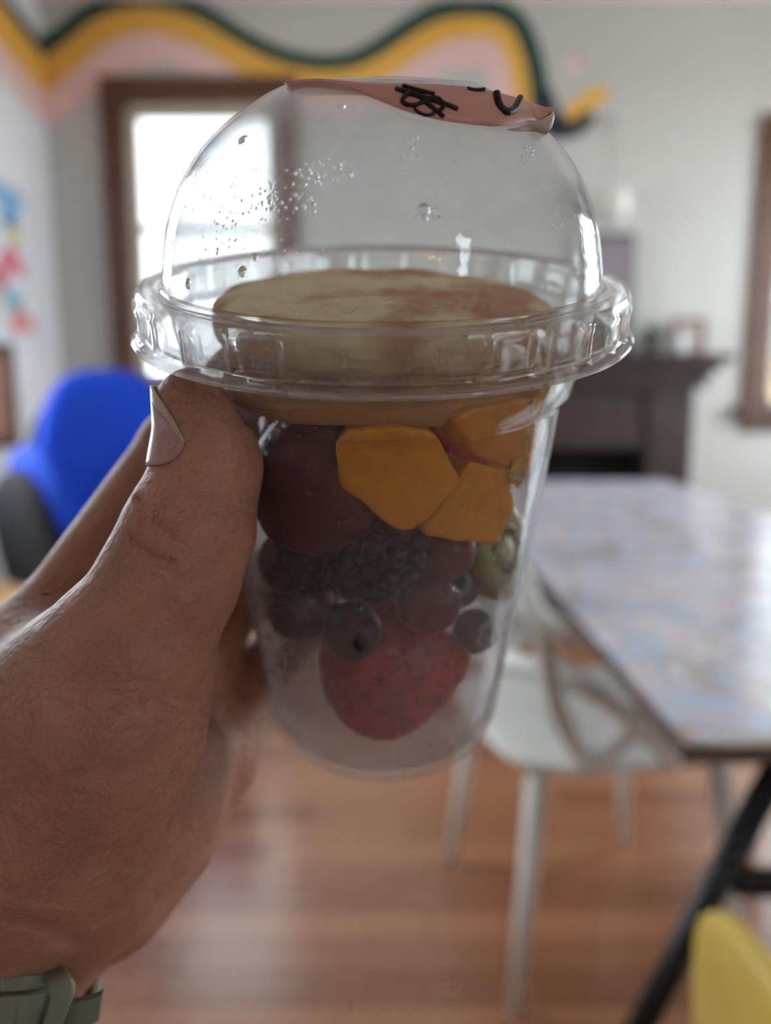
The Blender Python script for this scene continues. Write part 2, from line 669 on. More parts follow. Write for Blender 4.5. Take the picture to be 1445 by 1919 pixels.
window('window_1', 'Y', YF, W1, -1, 1.90, shade=0.07, glass=DIMGLASS)
window('window_2', 'Y', YF, W2, -1, 1.75, glass=DIMGLASS)
window('unseen_window_left', 'X', XL, W3, 1, 1.7)  # out of view, added to light the room from the left
window('unseen_window_right', 'X', XR, W4, -1, 1.7)  # out of view, added to light back wall and table from the right
window('unseen_fill_window_rear', 'Y', YB, W5, 1, 1.7)  # unseen window behind the viewer, added as front fill for hand and cup
hp = math.pi / 2
portal('daylight_portal', (-.9, YF + .1, 1.81), (-hp, 0, 0), .72, 1.31)
portal('daylight_portal', (2.24, YF + .1, 1.66), (-hp, 0, 0), .62, 1.27)
portal('daylight_portal', (XL - .1, 2.3, 1.7), (hp, 0, -hp), 1.1, 1.6)
portal('daylight_portal', (XR + .1, 2.75, 1.65), (hp, 0, hp), 1.7, 1.7)
portal('daylight_portal', (2.0, YB - .1, 1.65), (hp, 0, 0), .6, 1.1)

# outside: ground and a neighbouring house seen low through the right window
gr = box('ground_outside', (0, 0, -0.6), (60, 60, 0.2), plain('pale_concrete', srgb(188, 186, 178), 0.9, 0.1, 2))
tag(gr, kind='structure')
hs = empty('neighbouring_house', (7.2, 10.0, -0.5))
tag(hs, 'tan clapboard house outside, seen low through the right window', 'house')
HT = plain('tan_clapboard', srgb(206, 160, 120), 0.8, 0.05, 4)
box('wall', (0, 0, 1.05), (4.2, 3.0, 2.1), HT, hs)
bm = bmesh.new()
vs = [bm.verts.new(v) for v in [(-2.3, -1.7, 2.1), (2.3, -1.7, 2.1), (2.3, 1.7, 2.1), (-2.3, 1.7, 2.1), (-2.3, 0, 2.75), (2.3, 0, 2.75)]]
for f in [(0, 1, 5, 4), (2, 3, 4, 5), (0, 4, 3), (1, 2, 5), (0, 3, 2, 1)]:
    bm.faces.new([vs[i] for i in f])
from_bm('roof', bm, plain('grey_shingle', srgb(150, 150, 155), 0.9, 0.1, 6), hs, False)


# ------------------------------------------------------------------ mural on the back and left walls
def offset_poly(c, d):
    t = np.gradient(c, axis=0)
    t /= np.linalg.norm(t, axis=1)[:, None] + 1e-9
    n = np.stack([t[:, 1], -t[:, 0]], 1)
    return c + n * np.asarray(d).reshape(-1, 1) if not np.isscalar(d) else c + n * d


def stripe(name, a, b, lift, mat, parent, left=False):
    """painted stripe between two wall curves (u, z)"""
    V, F = [], []
    for (p, q) in zip(a, b):
        for (u, z) in (p, q):
            V.append((XL + lift, u, z) if left else (u, YF - lift, z))
    for i in range(len(a) - 1):
        F.append((2 * i, 2 * i + 1, 2 * i + 3, 2 * i + 2))
    o = from_data(name, V, F, mat, parent, False)
    md = o.modifiers.new('paint_thickness', 'SOLIDIFY')
    md.thickness = 0.0012
    return o


ctl = [(20, 104), (55, 86), (84, 66), (110, 48), (150, 16), (205, -9), (270, -18), (335, -9), (395, 15), (455, 52), (520, 85), (590, 102), (650, 98), (700, 76), (755, 38), (815, 6), (880, -4), (940, 2), (985, 32), (1012, 88), (1024, 140), (1030, 200)]
base = np.array([wallpt(x, y, YF) for x, y in ctl])
base = spline(base, 8)
n_ = len(base)
k_ = np.linspace(0, 1, n_)
# widths in metres along the band (green / yellow / pink); narrower towards the curl at the right
g_ = np.interp(k_, [0, .5, 1], [.075, .07, .09])
y_ = np.interp(k_, [0, .25, .5, .75, 1], [.21, .19, .18, .178, .165])
p_ = np.interp(k_, [0, .25, .5, .75, 1], [.34, .34, .25, .31, .27])


def clipx(c):
    c = c.copy()
    c[:, 0] = np.maximum(c[:, 0], XL + 0.004)
    return c


stripe('painted_stripe_pink', clipx(offset_poly(base, y_)), clipx(offset_poly(base, p_)), .0015, PINK_P, wall_back)
stripe('painted_stripe_yellow', clipx(offset_poly(base, g_)), clipx(offset_poly(base, y_)), .003, YELLOW_P, wall_back)
stripe('painted_stripe_green', clipx(base), clipx(offset_poly(base, g_)), .0045, GREEN_P, wall_back)
# the band goes on over the corner and climbs along the left wall
zc = float(np.interp(XL, base[:40, 0], base[:40, 1]))
lb = spline(np.array([(YF - .004, zc - .01), (3.86, zc - .005), (3.72, zc + .01), (3.55, zc + .03), (3.3, zc + .06), (3.0, zc + .05), (2.6, zc - .05), (2.0, zc)]), 8)
off = lambda c, d: np.stack([c[:, 0], c[:, 1] - d], 1)
stripe('painted_stripe_pink', off(lb, .24), off(lb, .38), .0015, PINK_P, wall_left, True)
stripe('painted_stripe_yellow', off(lb, .065), off(lb, .24), .003, YELLOW_P, wall_left, True)
stripe('painted_stripe_green', off(lb, 0), off(lb, .065), .0045, GREEN_P, wall_left, True)


def paint_blob(name, pts, w, mat, lift):
    c = spline(np.array([wallpt(x, y, YF) for x, y in pts]), 8)
    k = np.linspace(0, 1, len(c))
    wd = np.interp(k, np.linspace(0, 1, len(w)), w)
    return stripe(name, offset_poly(c, -wd / 2), offset_poly(c, wd / 2), lift, mat, wall_back)


paint_blob('painted_curl', [(1016, 170), (1022, 215), (1045, 238), (1080, 236), (1112, 215)], [.10, .13, .12, .09, .05], NAVY_P, .006)
paint_blob('painted_brush_stroke', [(1062, 222), (1085, 200), (1112, 184), (1140, 170)], [.05, .07, .08, .05], YELLOW_P, .0075)
paint_blob('painted_petal', [(1070, 135), (1078, 118), (1086, 98)], [.03, .07, .03], PINK_P, .003)
paint_blob('painted_dot', [(1082, 112), (1087, 104)], [.03, .02], plain('mural_plum', srgb(120, 84, 90), .7), .0045)

# ------------------------------------------------------------------ fireplace mantel
fp = empty('fireplace_mantel', (0.92, YF, 0))
tag(fp, 'dark brown wooden fireplace mantel against the back wall', 'fireplace')
box('pilaster', (.46, -.11, .56), (.22, .20, 1.12), DARKW, fp, .006)
box('pilaster', (-.46, -.11, .56), (.22, .20, 1.12), DARKW, fp, .006)
box('header_panel', (0, -.10, .97), (.70, .18, .30), DARKW, fp, .006)
boxes('cornice', [((0, -.125, 1.14), (1.22, .23, .05)), ((0, -.135, 1.185), (1.27, .25, .045)), ((0, -.145, 1.22), (1.33, .27, .035))], DARKW, fp, .004)
box('mantel_shelf', (0, -.155, 1.256), (1.42, .31, .04), DARKW, fp, .006)
boxes('firebox', [((0, -.02, .41), (.70, .02, .82)), ((-.34, -.1, .41), (.02, .16, .82)), ((.34, -.1, .41), (.02, .16, .82))], SOOT, fp)
box('hearth', (0, -.25, .02), (1.3, .5, .04), plain('hearth_slate', srgb(60, 55, 55), .7, .2, 8), fp, .004)
MZ = 1.276

# things on the mantel
pf = empty('framed_board', (1.10, YF - .05, MZ))
tag(pf, 'tall mauve grey board standing on the mantel beside the lid edge', 'board')
box('frame', (0, -.02, .29), (.22, .02, .58), plain('dark_frame', srgb(62, 58, 66), .5, .1, 30), pf, .004)
box('panel', (0, -.033, .385), (.19, .006, .33), plain('mauve_grey_card', srgb(140, 128, 136), .7, .04, 20), pf)
box('lower_panel', (0, -.033, .12), (.19, .006, .18), plain('charcoal_card', srgb(64, 64, 72), .7, .06, 20), pf)

pp = empty('potted_plant', (1.285, YF - .17, MZ))
tag(pp, 'small leafy green plant in a pot on the mantel', 'plant')
lathe('pot', [(0, 0), (.035, 0), (.045, .07), (.048, .075), (.042, .075), (.038, .06), (0, .06)], plain('terracotta_pot', srgb(120, 110, 100), .7, .1, 30), pp, 24)
LEAF = plain('leaf_green', srgb(86, 110, 70), .5, .2, 30)
lm = bpy.data.meshes.new('leaf')
lm.from_pydata([(0, 0, 0), (.012, .02, .004), (.014, .045, .002), (0, .075, -.008), (-.014, .045, .002), (-.012, .02, .004), (0, .035, -.003)], [],
               [(0, 1, 6), (1, 2, 6), (2, 3, 6), (3, 4, 6), (4, 5, 6), (5, 0, 6)])
lm.materials.append(LEAF)
for i in range(26):
    o = bpy.data.objects.new('leaf', lm)
    COL.objects.link(o)
    o.parent = pp
    o.location = (random.uniform(-.02, .02), random.uniform(-.02, .02), random.uniform(.06, .10))
    o.rotation_euler = (random.uniform(.0, 1.2), random.uniform(-.4, .4), random.uniform(0, 6.28))
jr = empty('white_jar', (1.42, YF - .15, MZ))
tag(jr, 'small white jar on the mantel beside the plant', 'jar')
lathe('jar_body', [(0, 0), (.03, 0), (.036, .02), (.036, .08), (.026, .1), (.024, .1), (.024, .09), (0, .09)], plain('white_glaze', srgb(205, 205, 205), .3, .03, 20), jr, 24)
lathe('lid', [(0, .115), (.02, .115), (.027, .11), (.027, .1), (0, .1)], plain('jar_lid_grey', srgb(170, 165, 160), .4), jr, 24)
bf = empty('picture_frame', (1.49, YF - .08, MZ))
tag(bf, 'little brown wooden picture frame at the right end of the mantel', 'picture frame')
boxes('frame', [((-.07, 0, .09), (.022, .018, .18)), ((.07, 0, .09), (.022, .018, .18)), ((0, 0, .011), (.14, .018, .022)), ((0, 0, .169), (.14, .018, .022))], plain('reddish_frame_wood', srgb(130, 86, 68), .5, .1, 30), bf, .002)
box('picture', (0, .003, .09), (.12, .004, .14), plain('picture_print', srgb(180, 168, 160), .6, .3, 30), bf)

# wall lamp: thin cord and white globe hanging from a dark hook beside the mural's curl
wl = empty('pendant_lamp', (1.055, YF, 2.36))
tag(wl, 'white glass globe lamp hanging on a thin cord against the back wall', 'lamp')
tube('hook', spline(np.array([(0, 0, 0), (0, -.08, .02), (0, -.12, 0.0)]), 6), .006, BLACKM, wl, 8)
tube('cord', [(0, -.12, 0), (0.0, -.12, -.28)], .0025, plain('grey_cord', srgb(120, 122, 122), .6), wl, 8)
lathe('globe', [(0.001, -.28), (.02, -.285), (.05, -.30), (.075, -.335), (.085, -.38), (.075, -.425), (.05, -.46), (0.001, -.475)], plain('opal_glass', srgb(228, 226, 216), .25, .01, 5), wl, 32).location = (0.03, -.12, 0)

# warm three-bulb sconce on the wall behind the viewer (its bulbs glint in the lid)
sc = empty('wall_sconce', (1.05, YB, 1.30))
tag(sc, 'warm three-bulb wall lamp behind the viewer, glinting in the lid', 'lamp')
box('back_plate', (0, .012, 0), (.34, .024, .07), BLACKM, sc, .004)
BULB, _n, _l, _b = new_mat('warm_bulb')
_b.inputs['Emission Color'].default_value = (1, .50, .16, 1)
_b.inputs['Emission Strength'].default_value = 22
for dx, dz in ((-.12, .0), (.02, .06), (.13, -.02)):
    tube('arm', [(dx, .02, 0), (dx, .08, 0), (dx, .10, dz + .03)], .007, BLACKM, sc, 8)
    lathe('bulb', [(.0005, .0), (.012, .002), (.016, .012), (.026, .035), (.028, .05), (.02, .07), (.0005, .078)], BULB, sc, 20).location = (dx, .10, dz + .03)

# ------------------------------------------------------------------ left wall: a bright painted poster and a small wooden frame
ps = empty('painted_poster', (XL, 3.47, 1.30))
tag(ps, 'white paper poster with blue, red and teal paint blobs on left wall', 'poster')
box('paper', (.003, 0, .36), (.004, .62, .72), plain('poster_paper', srgb(228, 230, 236), .7, .02, 8), ps)


def splotch(y, z, ry, rz, col, seed):
    V = [(.0065, y, z)]
    for k in range(20):
        a = k / 20 * 2 * math.pi
        w = 1 + .25 * math.sin(3 * a + seed) + .12 * math.sin(5 * a + 2 * seed)
        V.append((.0065, y + ry * w * math.cos(a), z + rz * w * math.sin(a)))
    F = [(0, 1 + k, 1 + (k + 1) % 20) for k in range(20)]
    o = from_data('paint_splotch', V, F, plain('poster_paint', col, .7, .05, 20), ps, False)
    o.modifiers.new('paint_thickness', 'SOLIDIFY').thickness = .0008


for i, (y, z, ry, rz, c) in enumerate([(.02, .60, .12, .09, srgb(130, 180, 222)), (.06, .49, .07, .05, srgb(214, 216, 150)), (.02, .36, .12, .06, srgb(224, 120, 140)), (-.10, .27, .07, .05, srgb(206, 90, 104)),
                                       (.0, .20, .09, .045, srgb(130, 196, 206)), (.07, .11, .12, .06, srgb(226, 150, 156)), (-.2, .5, .07, .1, srgb(140, 190, 220)), (-.22, .15, .08, .06, srgb(226, 190, 110))]):
    splotch(y, z, ry, rz, c, i * 1.7)
wf = empty('wooden_frame', (XL, 3.17, .86))
tag(wf, 'reddish brown wooden frame low on the left wall', 'frame')
boxes('frame', [((.012, -.22, .22), (.024, .05, .44)), ((.012, .22, .22), (.024, .05, .44)), ((.012, 0, .025), (.024, .44, .05)), ((.012, 0, .415), (.024, .44, .05))], TRIMW, wf, .003)
box('picture', (.006, 0, .22), (.006, .40, .36), plain('cork_sheet', srgb(170, 130, 110), .8, .15, 40), wf)


# ------------------------------------------------------------------ blue armchair
def pad(name, c, s, mat, parent, rot=(0, 0, 0), e=3.0, sub=4, bend=0.0):
    """superellipsoid cushion with half sizes s"""
    def fn(n):
        q = np.sign(n) * np.abs(n) ** (2 / e)
        q = n / (np.sum(np.abs(n) ** e) ** (1 / e))
        v = q * np.array(s)
        v[1] += bend * (v[0] ** 2)
        return v
    bm = blob_bm(fn, sub)
    M = Matrix.Translation(c) @ (Matrix.Rotation(rot[2], 4, 'Z') @ Matrix.Rotation(rot[1], 4, 'Y') @ Matrix.Rotation(rot[0], 4, 'X'))
    bmesh.ops.transform(bm, matrix=M, verts=bm.verts)
    return from_bm(name, bm, mat, parent)


ac = empty('blue_armchair', (-.86, 2.62, 0), math.radians(38))
tag(ac, 'bright blue rounded high-back armchair with a black shell, by the window', 'armchair')
# local frame: faces -y
pad('backrest', (0, .20, .74), (.27, .085, .44), BLUEF, ac, (-.16, 0, 0), 2.6, 4, -.9)
pad('outer_shell', (0, .25, .66), (.31, .085, .44), BLACKF, ac, (-.16, 0, 0), 2.8, 4, -1.0)
pad('seat_cushion', (0, -.08, .43), (.27, .27, .075), BLUEF, ac, (.05, 0, 0), 3)
for s in (-1, 1):
    pad('wing', (s * .29, -.0, .63), (.055, .24, .30), BLUEF, ac, (-.25, s * .12, -s * .12), 2.4)
    pad('wing_shell', (s * .335, .03, .56), (.05, .26, .29), BLACKF, ac, (-.25, s * .12, -s * .12), 2.6)
pad('seat_shell', (0, -.02, .33), (.30, .30, .06), BLACKF, ac, (0, 0, 0), 3)
tube('pedestal', [(0, 0, .28), (0, 0, .04)], .03, BLACKM, ac)
lathe('foot_disc', [(0, .03), (.04, .03), (.22, .012), (.23, 0), (0, 0)], BLACKM, ac, 32)

# round tan side table
rt = empty('round_side_table', (-1.32, 2.05, 0))
tag(rt, 'round tan wooden side table in front of the blue armchair', 'table')
lathe('table_top', [(0, .472), (.33, .472), (.34, .478), (.34, .494), (.33, .5), (0, .5)], TANW, rt, 48)
tube('pedestal', [(0, 0, .472), (0, 0, .03)], .035, BLACKM, rt)
lathe('foot_disc', [(0, .03), (.05, .03), (.2, .015), (.21, 0), (0, 0)], BLACKM, rt, 32)

# ------------------------------------------------------------------ long table on black trestles
tb = empty('long_table', (.72, 1.92, 0))
tag(tb, 'long table with a pale colour-blotched printed top on black trestles', 'table')
TX, TY = .42, 1.20
box('table_top', (0, 0, .729), (2 * TX, 2 * TY, .022), TABLEP, tb, .003)
boxes('edge_band', [((-TX - .001, 0, .7275), (.004, 2 * TY, .019)), ((TX + .001, 0, .7275), (.004, 2 * TY, .019)), ((0, -TY - .001, .7275), (2 * TX, .004, .019)), ((0, TY + .001, .7275), (2 * TX, .004, .019))], plain('table_edge_brown', srgb(110, 92, 80), .5, .1, 20), tb)
for sx in (-1, 1):
    box('apron_rail', (sx * .27, 0, .695), (.03, 2.2, .045), BLACKM, tb, .003)
for yy in (-1.07, .95):
    box('trestle_beam', (0, yy, .695), (.60, .05, .045), BLACKM, tb, .003)
    box('trestle_crossbar', (0, yy, .50), (.60, .022, .03), BLACKM, tb, .003)
    for sx in (-1, 1):
        tube('leg', [(sx * .24, yy, .69), (sx * .53, yy, 0.0)], .017, BLACKM, tb, 10)


# ------------------------------------------------------------------ white loop-back chairs
def white_chair(loc, rz, label):
    r = empty('white_chair', loc, rz)
    tag(r, label, 'chair', 'white loop-back chairs at the long table')

    # local frame: faces +x
    def seatfn(n):
        q = n / (np.sum(np.abs(n) ** 4) ** .25)
        v = q * np.array([.235, .24, .016])
        v[2] += .10 * (v[0] ** 2 + v[1] ** 2) * 1.0 - .006
        return v
    bm = blob_bm(seatfn, 4)
    bmesh.ops.transform(bm, matrix=Matrix.Translation((0, 0, .45)), verts=bm.verts)
    from_bm('seat', bm, WHITEPL, r)
    for sx in (-1, 1):
        for sy in (-1, 1):
            tube('leg', [(sx * .17, sy * .18, .45), (sx * .22, sy * .225, 0)], [.021, .013], WHITEPL, r, 10)

    def loop(pts, rad):
        p = pts + [(x, -y, z) for (x, y, z) in pts[::-1]]
        tube('back_loop', spline(np.array(p), 8), rad, WHITEPL, r, 10, 0.7)
    loop([(-.11, .232, .455), (-.05, .258, .525), (-.025, .268, .605), (-.06, .265, .672), (-.15, .235, .695), (-.225, .12, .745), (-.245, .02, .76)], .020)
    loop([(-.10, .225, .455), (-.17, .245, .58), (-.20, .235, .72), (-.235, .17, .82), (-.255, .06, .835), (-.258, .015, .83)], .017)
    loop([(.05, .235, .455), (-.02, .258, .53), (-.11, .25, .60), (-.19, .17, .62), (-.225, .05, .60), (-.228, .01, .60)], .017)
    return r


white_chair((.405, 1.47, 0), math.radians(10), 'white plastic chair with looped back, nearest, on the floor side of table')
white_chair((1.08, 1.45, 0), math.radians(180), 'white chair on the far side, glimpsed beneath the table top')

# ------------------------------------------------------------------ yellow chair
yc = empty('yellow_chair', (.47, .47, 0), math.radians(2))
tag(yc, 'small yellow chair, its backrest poking into the bottom right corner', 'chair')
pad('backrest', (-.165, .01, .535), (.019, .18, .115), YELPL, yc, (0, -.06, 0), 3.4, 5)
box('seat', (.0, 0, .34), (.32, .33, .022), YELPL, yc, .008)
for sx in (-1, 1):
    for sy in (-1, 1):
        tube('leg', [(sx * .13, sy * .13, .33), (sx * .16, sy * .155, 0)], [.016, .012], YELPL, yc, 10)
for sy in (-1, 1):
    tube('back_post', [(-.15, sy * .12, .335), (-.165, sy * .12, .45)], .012, YELPL, yc, 10)

# ------------------------------------------------------------------ the cup (millimetres right/up/forward of the lens -> cup frame)
PHI = math.radians(26.35)
CUP0 = np.array([-0.6, -50.74, 204.73])
CN = np.array([0, math.cos(PHI), -math.sin(PHI)])
CV = np.array([0, math.sin(PHI), math.cos(PHI)])
CUPM_mm = np.stack([RT, CV, CN], 1)           # columns = cup axes in lens frame
CUPMAT = C2W @ Matrix(((1, 0, 0, CUP0[0] * MM), (0, CV[1], CN[1], CUP0[1] * MM), (0, CV[2], CN[2], CUP0[2] * MM), (0, 0, 0, 1)))


def tocup(p):
    return (np.asarray(p) - CUP0) @ CUPM_mm


EYE = tocup(np.zeros(3))
DOME = [(43.45, 110.5), (42.48, 116), (40.82, 122), (37.9, 128), (34.17, 133), (29.82, 137), (25.37, 140), (21.06, 142.5), (16.84, 144.2), (0, 145.0)]
CUPO = [(28.65, 0), (29.6, 4), (31.0, 20), (33.2, 40), (35.4, 60), (37.4, 80), (38.0, 87), (38.6, 88.6), (40.2, 90.0), (41.6, 98), (42.5, 105), (42.8, 107.3)]


def radius_at(prof, z):
    zs = [q[1] for q in prof]
    rs = [q[0] for q in prof]
    return np.interp(z, zs, rs, left=0, right=0)


def hit(px, py, prof, inset=0.0):
    """where the sight line through a photo pixel meets the surface of revolution (cup frame, mm)"""
    d = tocup(P(px, py, 1.0)) - EYE
    d /= np.linalg.norm(d)
    for t in np.arange(90, 260, 0.25):
        q = EYE + d * t
        if prof[0][1] <= q[2] <= prof[-1][1] and math.hypot(q[0], q[1]) <= radius_at(prof, q[2]) - inset:
            return q
    return None


def scale_prof(p):
    return [(r * MM, z * MM) for r, z in p]


def smooth_prof(p, n=5):
    return [tuple(q) for q in spline(np.array(p, float), n)]


cup = empty('plastic_cup', mat=CUPMAT)
tag(cup, 'clear plastic cup of fruit held in the hand, misted with condensation', 'cup')
inner = [(r - .45, z) for r, z in CUPO[1:]]
inner = [(0, 3.2), (26, 3.2), (28.4, 4.2)] + inner[1:]
prof = [(0, 2.2), (24.5, 2.2), (26.0, 0.4), (27.2, 0), (28.2, 0.2)] + [(28.75, 1.0)] + CUPO[1:] + [(43.6, 107.9), (44.3, 108.0), (44.3, 108.3), (43.0, 108.2), (42.5, 107.8)] + inner[::-1]
cb = lathe('cup_wall', scale_prof(prof), CUPPL, cup, 160)

lid = empty('dome_lid', mat=CUPMAT @ Matrix.Translation((0, 0, 100 * MM)))
tag(lid, 'clear plastic dome lid with ribbed collar, beaded with condensation', 'lid')
dome_o = smooth_prof(DOME[:-1], 6)
dome_i = [(r - .45, z - .25) for r, z in dome_o]
RIBZ = (101.6, 107.4)


LP_O = [(46.2, 100.9), (49.0, 100.2), (50.2, 100.0), (50.35, 100.45), (49.6, 100.9), (48.6, 101.4), (48.35, 102.2), (48.3, 104), (48.3, 106.2), (48.5, 107.2), (48.75, 108), (48.6, 109.0),
        (48.0, 109.8), (47.1, 110.25), (46.2, 110.15), (45.5, 109.7), (44.9, 109.35), (44.2, 109.45), (43.7, 109.9), (43.46, 110.4)]
LP_I = [(43.0, 110.2), (43.2, 109.5), (44.0, 108.9), (44.9, 108.8), (45.8, 109.2), (46.6, 109.65), (47.2, 109.6), (47.9, 109.0), (48.15, 108.0), (47.9, 107.2), (47.7, 106), (47.7, 103), (47.7, 101.6), (46.2, 101.3)]
LP = LP_O + LP_I


def ribs(i, a):
    r, z = LP[i]
    if 101.8 < z < 107.3 and r > 47:
        u = (a / (2 * math.pi) * 30) % 1.0
        return .00085 if u < .28 else (0.00085 * max(0, 1 - (u - .28) / .06) if u < .34 else (0.00085 * max(0, (u - .94) / .06)))
    return 0


NC = len(LP_O)
lathe('dome', [(r * MM, (z - 100) * MM) for r, z in dome_o + [(10, 144.8), (0, 145), (0, 144.5), (10, 144.3)] + dome_i[::-1]], LIDPL, lid, 160)
lathe('collar', [(r * MM, (z - 100) * MM) for r, z in LP], COLLAR, lid, 480, ribs, closed=True)
LOFF = np.array([0, 0, 100.0])


# --- droplets on the dome
def drop_data(c, n, r, flat=.45):
    n = n / np.linalg.norm(n)
    a = np.array([0, 0, 1.0]) if abs(n[2]) < .9 else np.array([1.0, 0, 0])
    u = np.cross(a, n)
    u /= np.linalg.norm(u)
    w = np.cross(n, u)
    V, F = [], []
    for ring, (rr, h) in enumerate([(1, 0), (.85, .5), (.5, .87)]):
        for k in range(10):
            t = 2 * math.pi * k / 10
            V.append(c + r * (rr * (math.cos(t) * u + math.sin(t) * w) + flat * h * n))
    V.append(c + n * r * flat)
    for i in range(2):
        for k in range(10):
            F.append((i * 10 + k, i * 10 + (k + 1) % 10, (i + 1) * 10 + (k + 1) % 10, (i + 1) * 10 + k))
    for k in range(10):
        F.append((20 + k, 20 + (k + 1) % 10, 30))
    return V, F


def normal_at(prof, q):
    e = .3
    dr = (radius_at(prof, q[2] + e) - radius_at(prof, q[2] - e)) / (2 * e)
    h = math.hypot(q[0], q[1])
    n = np.array([q[0] / h, q[1] / h, -dr])
    return n / np.linalg.norm(n)


def drops(name, items, prof, mat, parent, off, sink=-.05, k=1.25):
    V, F = [], []
    for (x, y, r) in items:
        q = hit(x, y, prof)
        if q is None: continue
        n = normal_at(prof, q)
        v, f = drop_data((q + n * sink - off) * MM, n, r * k * MM)
        b0 = len(V)
        V += v
        F += [tuple(b0 + k for k in ff) for ff in f]
    o = from_data(name, V, F, mat, parent)
    o['kind'] = 'stuff'
    return o


DOME_S = [(r, z) for r, z in dome_o]
items = []
for (x0, y0, x1, y1, n, r0, r1, slope) in [(545, 300, 665, 345, 55, .12, .30, -.15), (480, 360, 590, 400, 40, .12, .3, 0), (390, 370, 520, 450, 50, .1, .26, -.6), (750, 250, 785, 320, 16, .12, .28, 0), (980, 270, 1005, 310, 26, .12, .26, 0),
                                       (1035, 395, 1055, 430, 10, .12, .24, 0), (780, 385, 830, 410, 8, .15, .35, 0), (340, 300, 560, 520, 60, .08, .2, 0), (600, 250, 1050, 480, 30, .08, .18, 0), (560, 180, 680, 240, 12, .1, .2, 0)]:
    for _ in range(n):
        u = random.random()
        items.append((x0 + (x1 - x0) * u, y0 + (y1 - y0) * random.random() + slope * (x1 - x0) * (u - .5), random.uniform(r0, r1)))
items += [(454, 509, .75), (353, 532, .8), (795, 392, .8), (640, 200, .6), (455, 262, .8), (478, 482, .45), (795, 408, .5), (310, 660, .5)]
drops('water_droplets', items, DOME_S, WATER, lid, LOFF)


# --- sticker on the top of the dome
def lid_pt(px, py, lift=.5):
    q = hit(px, py, DOME_S)
    if q is None: return None
    return q + normal_at(DOME_S, q) * lift


low = [(548, 163), (600, 160), (640, 167), (700, 190), (760, 213), (820, 229), (880, 238), (930, 241), (970, 236), (1008, 224), (1037, 207)]
upp = [(532, 156), (590, 153), (640, 153), (700, 154), (760, 156), (820, 158), (880, 163), (930, 172), (970, 183), (1008, 196), (1037, 205)]
lowp, uppp = [], []
for (x, y), (x2, y2) in zip(low, upp):
    q = lid_pt(x, y)
    if q is None or x > 1012:
        q = tocup(P(x, y, 131.0))
    lowp.append(q)
    z0 = (q @ CUPM_mm.T + CUP0)[2]
    uppp.append(tocup(P(x2, y2, z0 + 1.5)))
lowp, uppp = spline(np.array(lowp), 5), spline(np.array(uppp), 5)
V, F = [], []
NR = 6
for a, b in zip(lowp, uppp):
    for k in range(NR + 1):
        t = k / NR
        V.append((a + (b - a) * t + np.array([0, 0, .5 * math.sin(math.pi * t)]) - LOFF) * MM)
    back = b + np.array([0, 16, -1.2])      # goes on over the flat top, away from the viewer
    for k in range(1, 4):
        t = k / 3
        V.append((b + (back - b) * t + np.array([0, 0, .6 * math.sin(math.pi * t)]) - LOFF) * MM)
R_ = NR + 4
for i in range(len(lowp) - 1):
    for k in range(R_ - 1):
        F.append((i * R_ + k, (i + 1) * R_ + k, (i + 1) * R_ + k + 1, i * R_ + k + 1))
stk = from_data('sticker', V, F, STICK, lid)
stk['label'] = 'pink paper sticker with black marker writing'
stk.modifiers.new('paper', 'SOLIDIFY').thickness = .00012


def sticker_pt(px, py, lift=.25):
    """point on the sticker face under a photo pixel"""
    best = None
    for i in range(len(lowp)):
        for k in range(0, 21):
            t = k / 20
            q = lowp[i] + (uppp[i] - lowp[i]) * t + np.array([0, 0, .5 * math.sin(math.pi * t)])
            c = q @ CUPM_mm.T + CUP0
            x, y = CX + FPX * c[0] / c[2], CY - FPX * c[1] / c[2]
            d = (x - px) ** 2 + (y - py) ** 2
            if best is None or d < best[0]:
                best = (d, q, c)
    z = best[2][2] - lift
    return tocup(P(px, py, z))


for st, w in [([(742, 166), (780, 178), (822, 190), (858, 204)], .36), ([(755, 160), (790, 170), (815, 176)], .3), ([(800, 172), (775, 172), (757, 182), (757, 193), (775, 197), (795, 190), (812, 182), (826, 188), (831, 199), (824, 208)], .34),
              ([(778, 170), (798, 190), (816, 205), (832, 219)], .34), ([(777, 203), (785, 211), (800, 216), (815, 212)], .26),
              ([(931, 174), (934, 190), (940, 202), (951, 209), (963, 205), (970, 195), (975, 184)], .62), ([(876, 165), (888, 168), (900, 168), (908, 167)], .3)]:
    pts = spline(np.array([sticker_pt(x, y) for x, y in st]), 5)
    tube('ink_stroke', [(p - LOFF) * MM for p in pts], w * MM, INK, stk, 8)
# lifted pale end of the sticker
fl_a = [(1037, 206), (1032, 214), (1010, 226), (975, 238), (950, 242)]
fl_b = [(1038, 222), (1034, 238), (1024, 252), (1000, 246), (965, 246)]
V = []
for (x, y), (x2, y2) in zip(fl_a, fl_b):
    V.append((tocup(P(x, y, 130.6)) - LOFF) * MM)
    V.append((tocup(P(x2, y2, 132.0)) - LOFF) * MM)
F = [(2 * i, 2 * i + 1, 2 * i + 3, 2 * i + 2) for i in range(4)]
fl = from_data('sticker_flap', V, F, STICKB, stk)
fl.modifiers.new('paper', 'SOLIDIFY').thickness = .00012

# ------------------------------------------------------------------ what the cup holds
CUPI = [(r - .6, z) for r, z in CUPO]


def cupw(q):
    return CUPMAT @ Vector(np.asarray(q) * MM)


def in_cup(px, py, inset):
    """centre of a fruit that leans on the inside of the wall under a photo pixel"""
    q = hit(px, py, CUPO)
    n = np.array([q[0], q[1], 0])
    n /= np.linalg.norm(n)
    return q - n * (inset + .7)


